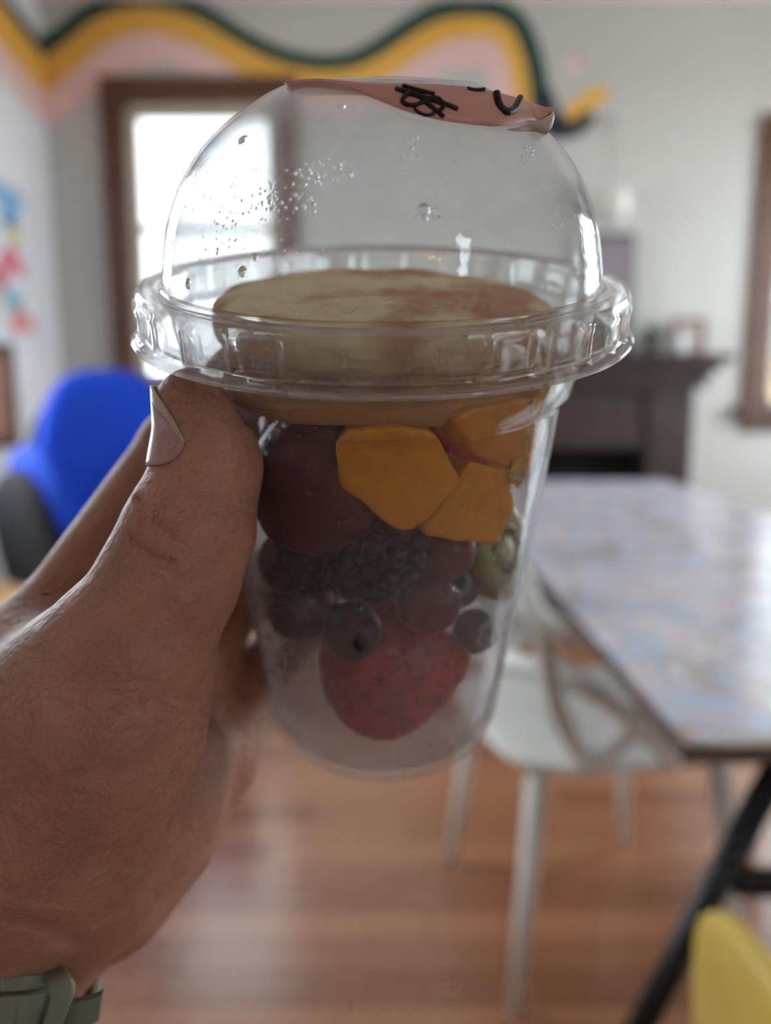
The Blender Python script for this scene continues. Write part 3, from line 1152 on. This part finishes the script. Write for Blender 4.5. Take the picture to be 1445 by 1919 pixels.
def fruit_root(name, q, label, cat, group=None, rot=(0, 0, 0)):
    e = Matrix.Rotation(rot[2], 4, 'Z') @ Matrix.Rotation(rot[1], 4, 'Y') @ Matrix.Rotation(rot[0], 4, 'X')
    M = CUPMAT @ Matrix.Translation(Vector(np.asarray(q) * MM)) @ e
    return M, label, cat, group


def clampin(bm, M, gap=.8):
    """keep every vertex inside the cup wall (fruit is pressed flat against the plastic)"""
    inv = CUPMAT.inverted()
    back = M.inverted()
    for v in bm.verts:
        c = inv @ (M @ v.co)
        q = np.array(c) / MM
        R = max(radius_at(CUPO, min(max(q[2], 3.4), 107.2)) - gap, 1)
        h = math.hypot(q[0], q[1])
        if h > R:
            q[0] *= R / h
            q[1] *= R / h
        q[2] = max(q[2], 3.5)
        v.co = back @ (CUPMAT @ Vector(q * MM)) if False else back @ (CUPMAT @ Vector((q[0] * MM, q[1] * MM, q[2] * MM)))


def one(name, bm, mat, M, label, cat, group=None, clamp=True):
    if clamp: clampin(bm, M)
    o = from_bm(name, bm, mat)
    o.matrix_world = M
    tag(o, label, cat, group)
    return o


MANGO = plain('mango_flesh', srgb(240, 164, 34), .32, .10, 160, .25, 500, sss=.25, sssr=(1, .6, .1), sscale=.003)
MANGO2 = plain('pale_mango_flesh', srgb(226, 150, 60), .35, .10, 160, .25, 500, sss=.25, sssr=(1, .6, .1), sscale=.003)
BERRY = plain('strawberry_dark_flesh', srgb(98, 26, 42), .35, .25, 120, .4, 400)
BERRY2 = plain('strawberry_flesh', srgb(196, 62, 66), .35, .25, 110, .4, 400, sss=.2)
SEEDM = plain('berry_seed', srgb(96, 60, 40), .5, .2, 300)
BLACKB = plain('blackberry_skin', srgb(34, 22, 40), .28, .3, 200)
GRAPE = plain('grape_skin', srgb(66, 32, 42), .32, .25, 90, .1, 300)
GRAPE2 = plain('red_grape_skin', srgb(122, 62, 58), .32, .25, 90, .1, 300)
BLUEB = plain('blueberry_skin', srgb(58, 50, 66), .5, .25, 160)
BLUEC = plain('blueberry_crown', srgb(150, 150, 140), .7, .15, 300)
KIWI = plain('kiwi_flesh', srgb(128, 130, 66), .3, .15, 140, .3, 500, sss=.2)
KIWIC = plain('kiwi_core', srgb(214, 216, 176), .4, .08, 140)
KSEED = plain('kiwi_seed', srgb(50, 26, 34), .35)


def chunk_mesh(corners, k=.35, vox=0.5):
    """rounded irregular piece: smooth intersection of the hull's faces, one skin"""
    bm = bmesh.new()
    for c in corners:
        bm.verts.new(Vector(c))
    bmesh.ops.convex_hull(bm, input=bm.verts)
    bm.normal_update()
    cen = np.mean(corners, 0)
    pl = []
    for f in bm.faces:
        if f.calc_area() < 2.0: continue
        n = np.array(f.normal)
        o = n.dot(np.array(f.verts[0].co))
        if n.dot(cen) > o: n, o = -n, -o
        pl.append((n, o))
    bm.free()
    lo, hi = np.min(corners, 0) - 2.5, np.max(corners, 0) + 2.5
    nn = np.ceil((hi - lo) / vox).astype(int)
    X, Y, Z = np.meshgrid(*[lo[q] + vox * np.arange(nn[q]) for q in range(3)], indexing='ij')
    acc = 0
    for n, o in pl:
        acc = acc + np.exp(np.clip((X * n[0] + Y * n[1] + Z * n[2] - o) / k, -40, 40))
    d = k * np.log(acc) + .08 * (np.sin(X * .8 + 1.3 * np.sin(Z * .6)) + np.sin(Z * .9 + np.sin(Y * .7)))
    return surface_nets(d, lo, vox)


def chunk_from_px(name, outline, depth, mat, label, cat, group, inset=.9):
    """mango piece: front outline pressed to the wall under photo pixels, given depth inwards (mm)"""
    pts = []
    for x, y in outline:
        q = hit(x, y, CUPO)
        n = np.array([q[0], q[1], 0]) / math.hypot(q[0], q[1])
        pts.append(q - n * inset)
    c = np.mean(pts, 0)
    n = np.array([c[0], c[1], 0]) / math.hypot(c[0], c[1])
    cor = [p - c for p in pts] + [(p - c) * .8 - n * depth for p in pts]
    M = CUPMAT @ Matrix.Translation(Vector(c * MM))
    Vv, Ff = chunk_mesh(np.array(cor))
    bm = bmesh.new()
    vs = [bm.verts.new(Vector(v * MM)) for v in Vv]
    for f in Ff:
        bm.faces.new([vs[i] for i in f])
    return one(name, bm, mat, M, label, cat, group)


chunk_from_px('mango_chunk', [(622, 832), (640, 812), (740, 800), (820, 812), (872, 900), (862, 930), (775, 1008), (745, 1006), (628, 915)], 13, MANGO, 'bright yellow mango chunk in the middle of the cup, largest piece', 'mango', 'mango chunks in the cup')
chunk_from_px('mango_chunk', [(868, 905), (890, 865), (968, 880), (978, 960), (942, 1028), (880, 1024), (800, 1016), (790, 1005), (860, 945)], 12, MANGO, 'yellow orange mango chunk at lower right beside the biggest mango piece', 'mango', 'mango chunks in the cup')
chunk_from_px('mango_chunk', [(850, 790), (900, 765), (1030, 745), (1035, 800), (1000, 900), (960, 880), (890, 862)], 11, MANGO2, 'pale orange mango chunk under the biscuit at the right wall', 'mango', 'mango chunks in the cup')


def strawberry(name, q, L, R, rot, mat, label, group, clamp=True):
    M, *_ = fruit_root(name, q, label, 'strawberry', group, rot)

    def fn(n):
        t = (n[2] + 1) / 2
        w = R * (math.sin(math.pi * min(t, .999) ** .75) ** .75 if t > 0 else 0)
        h = math.hypot(n[0], n[1]) + 1e-9
        v = np.array([n[0] / h * w, n[1] / h * w, (t - .5) * L])
        return (v + n * .45 * vnoise(v, .55, L)) * MM
    bm = blob_bm(fn, 5)
    if clamp: clampin(bm, M)
    root = from_bm(name, bm, mat)
    root.matrix_world = M
    tag(root, label, 'strawberry', group)
    V, F = [], []
    inv = CUPMAT.inverted()
    for i in range(90):
        t = .06 + .88 * (i + .5) / 90
        a = i * 2.39996
        w = R * math.sin(math.pi * t ** .75) ** .75
        c = np.array([w * math.cos(a), w * math.sin(a), (t - .5) * L])
        if clamp:
            cc = np.array(inv @ (M @ Vector(c * MM))) / MM
            cc[2] = max(cc[2], 3.6)
            hh = math.hypot(cc[0], cc[1])
            Rm = radius_at(CUPO, max(cc[2], 3.4)) - .72
            if hh > Rm: cc[:2] *= Rm / hh
            c = np.array(M.inverted() @ (CUPMAT @ Vector(cc * MM))) / MM
        v, f = drop_data(c * MM, c, .62 * MM, .5)
        b0 = len(V)
        V += v
        F += [tuple(b0 + k for k in ff) for ff in f]
    s = from_data('seeds', V, F, SEEDM, root)
    s['kind'] = 'stuff'
    return root


strawberry('strawberry', in_cup(552, 925, 11.5), 38, 14.5, (.25, .5, 0), BERRY, 'dark purple red strawberry beside the thumb, left of the mango', 'strawberries in the cup')
strawberry('strawberry', in_cup(765, 1318, 13.0), 36, 16.5, (1.25, .25, 1.2), BERRY2, 'pinkish red strawberry lying at the bottom of the cup', 'strawberries in the cup')
strawberry('strawberry', np.array([-6, 15, 72]), 34, 15, (.6, 1.2, 0), BERRY, 'strawberry at the back of the cup behind the mango', 'strawberries in the cup')
strawberry('strawberry', np.array([-15, -14, 82.5]), 26, 9, (1.45, .1, .4), BERRY, 'dark strawberry half squeezed under the biscuit at upper left', 'strawberries in the cup')
strawberry('strawberry', np.array([17, 12, 68]), 30, 12, (.3, .4, 0), BERRY2, 'red strawberry at the back right of the cup behind the mango', 'strawberries in the cup')
strawberry('strawberry', np.array([3, 19, 24]), 22, 9, (1.2, .8, 2), BERRY2, 'strawberry at the back of the cup near its bottom', 'strawberries in the cup')

dm = bpy.data.meshes.new('drupelet')
bm = bmesh.new()
bmesh.ops.create_icosphere(bm, subdivisions=2, radius=1.0)
bm.to_mesh(dm)
bm.free()
dm.materials.append(BLACKB)
dm.polygons.foreach_set('use_smooth', [True] * len(dm.polygons))


def blackberry(q, L, R, rot, label):
    M, *_ = fruit_root('blackberry', q, label, 'blackberry', None, rot)
    root = empty('blackberry', mat=M)
    tag(root, label, 'blackberry', 'blackberries in the cup')
    bm = blob_bm(lambda n: n * np.array([R * .82, R * .82, L / 2 * .86]) * MM, 3)
    clampin(bm, M, 1.2)
    from_bm('core', bm, BLACKB, root)
    N_ = 44
    for i in range(N_):
        t = -1 + 2 * (i + .5) / N_
        a = i * 2.39996
        s = math.sqrt(1 - t * t)
        c = np.array([R * .8 * s * math.cos(a), R * .8 * s * math.sin(a), L / 2 * .82 * t])
        cc = np.array(CUPMAT.inverted() @ (M @ Vector(c * MM))) / MM
        Rm = radius_at(CUPO, max(cc[2], 3.4)) - 3.0
        h = math.hypot(cc[0], cc[1])
        if h > Rm:
            cc[0] *= Rm / h
            cc[1] *= Rm / h
        c = np.array(M.inverted() @ (CUPMAT @ Vector(cc * MM)))
        o = bpy.data.objects.new('drupelet', dm)
        COL.objects.link(o)
        o.parent = root
        o.location = c
        o.scale = (2.35 * MM,) * 3


blackberry(in_cup(700, 1085, 9.5), 24, 10.0, (0, 1.35, .2), 'black bumpy blackberry below the largest mango chunk')
blackberry(in_cup(520, 1010, 9.0) + np.array([1, 3, -8]), 20, 9.0, (.4, .6, .2), 'blackberry at the left, under the dark strawberry')
blackberry(np.array([8, 8, 46]), 26, 12, (.4, 1.2, .2), 'blackberry deep in the middle of the cup')


def grape(q, L, R, rot, mat, label, group, scar=True):
    M, *_ = fruit_root('grape', q, label, 'grape', group, rot)

    def fn(n):
        v = np.array([n[0] * R, n[1] * R, n[2] * L / 2])
        d = math.hypot(n[0], n[1])
        if n[2] > 0 and d < .3: v[2] -= 1.0 * (1 - (d / .3) ** 2)
        return v * MM
    o = one('grape', blob_bm(fn, 4), mat, M, label, 'grape', group)
    if scar:
        V, F = lathe_data([(0.0001, (L / 2 - .65) * MM), (1.2 * MM, (L / 2 - .6) * MM), (1.6 * MM, (L / 2 - .75) * MM), (1.6 * MM, (L / 2 - 1.2) * MM)], 16)
        from_data('stem_scar', V, F, plain('grape_scar', srgb(30, 16, 18), .6), o)
    return o


g = 'grapes in the cup'
grape(in_cup(512, 1160, 7.0), 17, 7.6, (.2, .2, 0), GRAPE, 'dark purple grape at the left wall near the fingers', g)
grape(in_cup(492, 1085, 6.0) + np.array([0, 3, 0]), 15, 7, (1.2, .5, 0), GRAPE, 'dark purple grape above the left grape, partly behind the thumb', g)
grape(in_cup(645, 1210, 5.2), 15, 6.2, (1.45, .0, .35), GRAPE, 'dark grape showing its round stem scar, left of centre', g)
grape(in_cup(825, 1160, 5.6), 14.5, 6.3, (.5, 1.15, .0), GRAPE2, 'brownish red oval grape at right of centre', g)
grape(in_cup(890, 1100, 6.0) + np.array([-2, 6, 2]), 15, 6.8, (.5, .6, .0), GRAPE2, 'brownish red grape tucked under the lower right mango', g)
grape(np.array([-10, 12, 34]), 16, 7.5, (.9, .4, .0), GRAPE, 'dark grape at the back left of the cup', g)


def blueberry(q, R, rot, label):
    M, *_ = fruit_root('blueberry', q, label, 'blueberry', None, rot)
    o = one('blueberry', blob_bm(lambda n: n * np.array([R, R, R * .85]) * MM, 3), BLUEB, M, label, 'blueberry', 'blueberries in the cup')
    z = R * .80
    V, F = lathe_data([(.0001, (z - .5) * MM), (R * .25 * MM, (z - .3) * MM), (R * .42 * MM, (z + .35) * MM), (R * .55 * MM, (z + .3) * MM), (R * .6 * MM, (z - .6) * MM)], 20)
    from_data('crown', V, F, BLUEC, o)
    return o


blueberry(in_cup(926, 1200, 4.6), 5.2, (1.35, 0, .65), 'blueberry with pale crown against the right wall')
blueberry(in_cup(905, 1155, 5.5) + np.array([-1, 4, 2]), 5.2, (.8, 0, 0), 'blueberry behind the pale-crowned one')


def kiwi(q, R, th, rot, label):
    M, *_ = fruit_root('kiwi_slice', q, label, 'kiwi', None, rot)
    root = empty('kiwi_slice', mat=M)
    tag(root, label, 'kiwi')
    bm = bmesh.new()
    V, F = lathe_data([(0.0001, -th / 2), (R * .94, -th / 2), (R, -th * .3), (R, th * .3), (R * .94, th / 2), (.0001, th / 2)], 40)
    from_bm_v = [bm.verts.new(Vector(np.array(v) * MM)) for v in V]
    for f in F: bm.faces.new([from_bm_v[i] for i in f])
    bmesh.ops.remove_doubles(bm, verts=bm.verts, dist=1e-5)
    bmesh.ops.subdivide_edges(bm, edges=[e for e in bm.edges if e.calc_length() > 3 * MM], cuts=4)
    clampin(bm, M)
    from_bm('flesh', bm, KIWI, root)
    V, F = lathe_data([(R * .24 * MM, (th / 2 - .3) * MM), (R * .22 * MM, (th / 2 + .25) * MM), (.0001, (th / 2 + .3) * MM)], 20)
    from_data('core', V, F, KIWIC, root)
    sm = bpy.data.meshes.new('seed')
    bm = blob_bm(lambda n: n * np.array([.55, 1.1, .4]) * MM, 1)
    bm.to_mesh(sm)
    bm.free()
    sm.materials.append(KSEED)
    for i in range(22):
        a = i / 22 * 2 * math.pi
        r = R * (.38 + .07 * (i % 2))
        o = bpy.data.objects.new('seed', sm)
        COL.objects.link(o)
        o.parent = root
        o.location = (r * math.cos(a) * MM, r * math.sin(a) * MM, (th / 2 + .05) * MM)
        o.rotation_euler = (0, 0, a + math.pi / 2)


qk = in_cup(986, 1050, 4.0)
kiwi(qk + np.array([-1.5, 3, 0]), 11.5, 5.5, (0, 1.2, -.6), 'green kiwi slice with dark seeds pressed to the right wall')

# biscuit lying under the dome
BISC = plain('biscuit_crumb', srgb(222, 190, 136), .8, .10, 90, .6, 260)


def biscuit_mat():
    m, N, L, b = new_mat('baked_biscuit')
    b.inputs['Roughness'].default_value = .75
    tc = N.new('ShaderNodeTexCoord')
    n1 = N.new('ShaderNodeTexNoise')
    n1.inputs['Scale'].default_value = 60
    n1.inputs['Detail'].default_value = 4
    L.new(tc.outputs['Object'], n1.inputs['Vector'])
    rp = N.new('ShaderNodeValToRGB')
    e = rp.color_ramp.elements
    e[0].position, e[0].color = .46, srgb(244, 220, 164)
    e[1].position, e[1].color = .62, srgb(198, 124, 52)
    L.new(n1.outputs['Fac'], rp.inputs['Fac'])
    L.new(rp.outputs['Color'], b.inputs['Base Color'])
    n2 = N.new('ShaderNodeTexNoise')
    n2.inputs['Scale'].default_value = 320
    n2.inputs['Detail'].default_value = 6
    L.new(tc.outputs['Object'], n2.inputs['Vector'])
    bp = N.new('ShaderNodeBump')
    bp.inputs['Strength'].default_value = .6
    bp.inputs['Distance'].default_value = .001
    L.new(n2.outputs['Fac'], bp.inputs['Height'])
    L.new(bp.outputs['Normal'], b.inputs['Normal'])
    return m


BAKED = biscuit_mat()


def biscuit(zc, R, h, label, mat, dx=0., dy=0., tilt=(0, 0), seed=1):
    M = CUPMAT @ Matrix.Translation(Vector((dx * MM, dy * MM, zc * MM))) @ Matrix.Rotation(tilt[0], 4, 'X') @ Matrix.Rotation(tilt[1], 4, 'Y')

    def fn(n):
        d = math.hypot(n[0], n[1])
        k = (d ** 5 + abs(n[2]) ** 5) ** .2
        q = n / k
        a = math.atan2(n[1], n[0])
        w = 1 + min(d, 1) ** 4 * (.018 * math.sin(7 * a + seed) + .012 * math.sin(13 * a + 2 * seed))
        v = np.array([q[0] * R * w, q[1] * R * w, q[2] * h / 2])
        if n[2] > 0: v[2] += 1.6 * (1 - min(1, math.hypot(v[0], v[1]) / R) ** 2) + .5 * vnoise(v, .22, seed)
        else: v[2] += .5 * vnoise(v, .25, seed + 3)
        return v * MM
    return one('biscuit', blob_bm(fn, 5), mat, M, label, 'biscuit', 'biscuits in the cup')


biscuit(102.3, 34.5, 9.5, 'round pale golden biscuit lying flat under the dome', BAKED, 0, 0, (0, .02), 1)
biscuit(92.0, 36.5, 6.0, 'browner biscuit rim under the top one, just above the mango', plain('brown_biscuit', srgb(186, 132, 80), .8, .15, 80, .5, 260), 0, 0, (0, 0), 4)

# mango smear and stuck crumbs on the inside of the right wall
sm_items = []
for _ in range(150):
    t = random.random()
    sm_items.append((985 + 45 * (1 - t) + random.uniform(-16, 16) - 20 * t, 725 + 190 * t, random.uniform(.25, .85)))
sm = drops('mango_smear', sm_items, CUPI, SPLAT, cup, np.zeros(3), -.3, 1.0)
cd = []
for _ in range(420):
    cd.append((random.uniform(470, 980), random.uniform(780, 1380), random.uniform(.07, .2)))
cd += [(505, 782, .8), (672, 1136, .7), (632, 1142, .3), (757, 1222, .5), (870, 1232, .55), (848, 1208, .4), (578, 820, .5)]
cdo = drops('condensation_drops', cd, CUPO, WATER, cup, np.zeros(3))


# ------------------------------------------------------------------ the hand (signed-distance body -> one skin)
VOX = 0.7
LO, HI = np.array([-135., -165., 100.]), np.array([22., 48., 250.])
NX = np.ceil((HI - LO) / VOX).astype(int)
FIELD = np.full(NX, 30.0, np.float32)
AX = [LO[k] + VOX * np.arange(NX[k]) for k in range(3)]


def add_capsule(a, ra, b, rb, k=4.0, flat=None):
    """tapered capsule, smoothly united. flat = (axis vector, factor) squashes across that axis"""
    a, b = np.asarray(a, float), np.asarray(b, float)
    m = max(ra, rb) + 14
    lo = np.clip(((np.minimum(a, b) - m - LO) / VOX).astype(int), 0, NX)
    hi = np.clip(((np.maximum(a, b) + m - LO) / VOX).astype(int) + 1, 0, NX)
    if (hi <= lo).any(): return
    X, Y, Z = np.meshgrid(*[AX[q][lo[q]:hi[q]].astype(np.float32) for q in range(3)], indexing='ij')
    ab = b - a
    L2 = max(ab.dot(ab), 1e-6)
    px, py, pz = X - a[0], Y - a[1], Z - a[2]
    t = np.clip((px * ab[0] + py * ab[1] + pz * ab[2]) / L2, 0, 1)
    qx, qy, qz = px - t * ab[0], py - t * ab[1], pz - t * ab[2]
    if flat is not None:
        f, s = np.asarray(flat[0], float), flat[1]
        f = f / np.linalg.norm(f)
        w = (qx * f[0] + qy * f[1] + qz * f[2]) * (1 / s - 1)
        qx, qy, qz = qx + w * f[0], qy + w * f[1], qz + w * f[2]
    dist = np.sqrt(qx * qx + qy * qy + qz * qz) - (ra + (rb - ra) * t)
    sl = tuple(slice(lo[q], hi[q]) for q in range(3))
    o = FIELD[sl]
    hh = np.clip(.5 + .5 * (o - dist) / k, 0, 1)
    FIELD[sl] = o * (1 - hh) + dist * hh - k * hh * (1 - hh)


def chain(pts, k=4.0, flat=None):
    """pts: (px, py, depth, radius mm)"""
    for p, q in zip(pts[:-1], pts[1:]):
        add_capsule(P(*p[:3]), p[3], P(*q[:3]), q[3], k, flat)


def chain_c(pts, k=3.0):
    """pts already in lens mm: (vec, radius)"""
    for (a, ra), (b, rb) in zip(pts[:-1], pts[1:]):
        add_capsule(a, ra, b, rb, k)


def around(z, ang, rad):
    """point beside the cup: height z, angle from straight behind (deg, + = left), distance from the axis"""
    a = math.radians(ang)
    return CUP0 + CN * z + rad * (-math.sin(a) * RT + math.cos(a) * CV)


# fingers first (wrapped round the back), small blending so that they stay apart
chain_c([(P(80, 1228, 176), 12.2), (P(335, 838, 196), 9.6), (around(72, 38, 49), 8.6), (around(70, -4, 48), 7.6), (around(68, -20, 47.5), 7.0)], 2.5)
chain_c([(P(190, 1325, 188), 12.0), (around(52, 74, 50), 9.6), (around(50, 22, 47), 8.6), (around(47, -22, 46), 7.4)], 2.0)
chain_c([(P(300, 1395, 196), 11.5), (around(24, 72, 45), 10.0), (around(23, 18, 43), 8.4), (around(22, -26, 42), 7.2)], 2.0)
chain_c([(P(400, 1420, 200), 10.5), (P(452, 1285, 211), 8.8), (around(8, 25, 39), 7.2), (around(7, -12, 38), 6.4)], 2.0)
# metacarpals and palm
chain([(80, 1228, 176, 12.5), (-40, 1500, 172, 15), (-70, 1740, 170, 19)], 8)
chain([(190, 1325, 188, 12.5), (60, 1530, 182, 16), (-40, 1740, 174, 19)], 8)
chain([(300, 1395, 196, 12), (160, 1560, 188, 16), (0, 1740, 176, 18)], 8)
chain([(392, 1425, 200, 11), (290, 1552, 190, 14.5), (190, 1650, 180, 16), (75, 1712, 174, 16.5)], 7)
# thenar and thumb
chain([(10, 1640, 158, 20), (120, 1470, 148, 22), (190, 1330, 141, 18.5), (246, 1216, 138, 13.8)], 9)
chain([(246, 1216, 138, 13.6), (318, 1085, 138, 11.9), (357, 990, 139, 11.3), (384, 900, 140, 9.2), (391, 850, 140, 8.9), (384, 778, 140, 8.3)], 3.0)
add_capsule(P(352, 752, 139), 5.2, P(392, 764, 140), 6.4, 3)
add_capsule(P(396, 800, 141), 7.2, P(394, 872, 141), 7.8, 4)            # thumb pad
chain([(325, 1420, 180, 11), (280, 1500, 174, 14), (170, 1620, 164, 16)], 12)
# web between thumb and index finger
chain([(120, 1270, 168, 11), (190, 1240, 152, 11)], 10)
chain([(40, 1330, 168, 15), (150, 1340, 152, 15)], 10)
# wrist and forearm
chain([(20, 1670, 164, 19), (-30, 1775, 168, 20), (-75, 1880, 172, 21), (-150, 2090, 178, 23)], 9, ((.2, 0, 1), .8))
chain([(-60, 1700, 168, 20), (-120, 1900, 172, 22)], 9)


def crease(pts, w, depth, zmax=175):
    """skin fold: shallow groove along a line on the side that faces the lens"""
    pts = spline(np.array([(P(x, y, 140)[:2]) for x, y in pts]), 6)
    lo2, hi2 = pts.min(0) - 8, pts.max(0) + 8
    zi = np.where(AX[2] < zmax)[0]
    # project every voxel to the 140 mm plane
    for kz in zi:
        s = 140 / AX[2][kz]
        xi = np.where((AX[0] * s > lo2[0]) & (AX[0] * s < hi2[0]))[0]
        yi = np.where((AX[1] * s > lo2[1]) & (AX[1] * s < hi2[1]))[0]
        if len(xi) == 0 or len(yi) == 0: continue
        sub = FIELD[xi[0]:xi[-1] + 1, yi[0]:yi[-1] + 1, kz]
        if sub.min() > 2.5 or sub.max() < -2.5: continue
        XX, YY = np.meshgrid(AX[0][xi] * s, AX[1][yi] * s, indexing='ij')
        dm_ = np.full(XX.shape, 1e3)
        for a, b in zip(pts[:-1], pts[1:]):
            ab = b - a
            t = np.clip(((XX - a[0]) * ab[0] + (YY - a[1]) * ab[1]) / max(ab.dot(ab), 1e-9), 0, 1)
            dm_ = np.minimum(dm_, np.hypot(XX - a[0] - t * ab[0], YY - a[1] - t * ab[1]))
        FIELD[xi[0]:xi[-1] + 1, yi[0]:yi[-1] + 1, kz] = sub + (depth * np.exp(-(dm_ / w) ** 2)).astype(np.float32)


crease([(262, 938), (278, 968), (300, 990), (328, 1008)], .95, 1.25)
crease([(247, 1012), (262, 1034), (288, 1048), (318, 1056)], 1.0, 1.3)
crease([(280, 1085), (310, 1100), (345, 1098), (380, 1085)], 1.2, .25)
crease([(110, 1325), (200, 1340), (300, 1310), (350, 1285)], 1.2, .42)
crease([(120, 1460), (210, 1450), (280, 1420), (330, 1390)], 1.2, .45)
crease([(40, 1490), (140, 1490), (220, 1470)], 1.2, .22)
crease([(388, 1310), (380, 1400), (345, 1480), (315, 1540), (270, 1590), (190, 1630)], 2.2, .7, 190)
crease([(10, 1672), (90, 1690), (150, 1680), (210, 1650)], 1.8, .9, 190)
crease([(0, 1715), (80, 1738), (140, 1762)], 1.8, 1.0, 190)
# the skin is pressed flat where it meets the cup and the lid's collar
for kz in range(NX[2]):
    XX, YY = np.meshgrid(AX[0], AX[1], indexing='ij')
    q = np.stack([XX - CUP0[0], YY - CUP0[1], np.full_like(XX, AX[2][kz] - CUP0[2])], -1) @ CUPM_mm
    rr = np.hypot(q[..., 0], q[..., 1])
    Rz = np.interp(q[..., 2], [z for r, z in CUPO], [r for r, z in CUPO])
    dcup = np.maximum(rr - Rz, -q[..., 2]) - .25
    dlid = np.maximum(rr - 50.6, np.maximum(99.7 - q[..., 2], q[..., 2] - 111))
    FIELD[:, :, kz] = np.maximum(FIELD[:, :, kz], -np.minimum(dcup, dlid))
V, F = surface_nets(FIELD, LO, VOX)
hand = from_data('hand', V * MM, F, SKIN)
md = hand.modifiers.new('smooth', 'SMOOTH')
md.factor = .5
md.iterations = 2
hand.matrix_world = C2W
tag(hand, 'bare left hand gripping the cup, thumb pointing up along its side', 'hand')

# thumbnail: curved plate on the left face of the thumb tip
ta, tbm = P(391, 868, 140), P(387, 770, 140)
ax = (tbm - ta)
Lt = np.linalg.norm(ax)
ax = ax / Lt
fr = np.array([0, 0, -1.0])
fr -= ax * fr.dot(ax)
fr /= np.linalg.norm(fr)
lf = np.cross(fr, ax)
if lf[0] > 0: lf = -lf


def skin_r(sh, th):
    """distance from the thumb's axis to its skin"""
    u = math.cos(th) * fr + math.sin(th) * lf
    for r in np.arange(3.0, 13, .1):
        q = ((ta + ax * sh + r * u - LO) / VOX)
        i = q.astype(int)
        w = q - i
        f = 0.0
        for dx in (0, 1):
            for dy in (0, 1):
                for dz in (0, 1):
                    f += FIELD[i[0] + dx, i[1] + dy, i[2] + dz] * (w[0] if dx else 1 - w[0]) * (w[1] if dy else 1 - w[1]) * (w[2] if dz else 1 - w[2])
        if f > 0: return r
    return 8.5


def nail_patch(u0, u1, lift, name, mat, parent, ang0=94, half=84):
    """u0..u1: share of the nail's length from cuticle to free edge"""
    V, F = [], []
    nu, nv = 12, 20
    for i in range(nu + 1):
        u = u0 + (u1 - u0) * i / nu
        for j in range(nv + 1):
            v = -1 + 2 * j / nv
            th = math.radians(ang0 + half * v)
            bot = .1 - 1.3 * max(0, -v) + 3.6 * abs(v) ** 9
            top = 14.6 - 11.4 * max(0, -v) ** 2.1 - 6 * max(0, v) ** 2.4
            sh = bot + (top - bot) * u
            r = max(skin_r(min(sh, 11.0), th), 7.2 if abs(v) < .5 else 0) + lift - .08 * abs(v) ** 6
            V.append((ta + ax * sh + r * (math.cos(th) * fr + math.sin(th) * lf)) * MM)
    for i in range(nu):
        for j in range(nv):
            a = i * (nv + 1) + j
            F.append((a, a + 1, a + nv + 2, a + nv + 1))
    o = from_data(name, V, F, mat, parent)
    m_ = o.modifiers.new('plate', 'SOLIDIFY')
    m_.thickness = .00045
    m_.offset = 0
    return o


nl = nail_patch(0, .84, .26, 'thumbnail', NAILM, hand)
nail_patch(.82, 1, .28, 'nail_free_edge', NAILTIP, nl)

# ------------------------------------------------------------------ sage green silicone wristband
wb = empty('wristband', mat=C2W @ Matrix.Translation(Vector(P(-62, 1875, 171) * MM)))
tag(wb, 'sage green silicone strap with a buckle loop around the wrist', 'wristband')
wc = P(-62, 1875, 171)


def ribbon(name, path, wvec, th, parent, mat=BANDM):
    """flat strap: path points (lens mm), width vector per point or one, thickness mm"""
    path = spline(np.array(path, float), 6)
    V, F = [], []
    n = len(path)
    for i in range(n):
        w = np.asarray(wvec, float)
        for s in (-.5, .5):
            V.append((path[i] + w * s - wc) * MM)
    for i in range(n - 1):
        F.append((2 * i, 2 * i + 1, 2 * i + 3, 2 * i + 2))
    o = from_data(name, V, F, mat, parent)
    s = o.modifiers.new('thickness', 'SOLIDIFY')
    s.thickness = th * MM
    s.offset = 0
    b = o.modifiers.new('soft_edge', 'BEVEL')
    b.width = .0006
    b.segments = 2
    return o


dirn = P(-150, 2090, 178) - P(-30, 1775, 168)
dirn /= np.linalg.norm(dirn)
e1 = np.cross(dirn, np.array([0, 0, 1.0]))
e1 /= np.linalg.norm(e1)
if e1[0] < 0: e1 = -e1
e2 = np.cross(dirn, e1)
if e2[2] > 0: e2 = -e2
pts = []
for k in range(0, 25):
    a = 2 * math.pi * k / 24
    pts.append(wc + e1 * 26.5 * math.cos(a) + e2 * 24.0 * math.sin(a))
ribbon('strap', pts, dirn * 15, 2.2, wb)
# front keeper loop and tucked tail
kp = []
for k in range(0, 9):
    a = math.radians(20 + 75 * k / 8)
    kp.append(wc - dirn * 4 + e1 * 26.5 * math.cos(a) + e2 * 26.0 * math.sin(a))
ribbon('upper_strap_fold', [P(-40, 1838, 146), P(10, 1838, 145), P(55, 1836, 146), P(90, 1836, 150)], np.array([0, -2.9, .3]), 2.6, wb)
ribbon('keeper_loop', [P(92, 1822, 149), P(112, 1836, 145.5), P(118, 1865, 144.5), P(104, 1905, 144.5), P(88, 1950, 146)], np.array([4.2, 1.0, .4]), 2.0, wb)
ribbon('strap_face', [P(-45, 1900, 147), P(20, 1897, 146), P(70, 1893, 146.5), P(98, 1888, 149)], np.array([-1.4, -8.0, 1]), 2.0, wb)
ribbon('strap_tail', [P(110, 1900, 151), P(145, 1897, 149.5), P(175, 1890, 149), P(190, 1882, 149)], np.array([-1.0, -5.6, .6]), 1.6, wb)
ribbon('strap_edge', [P(120, 1842, 160), P(133, 1822, 158), P(132, 1806, 160), P(122, 1800, 164)], np.array([0.6, 0.4, 3.5]), 1.2, wb)
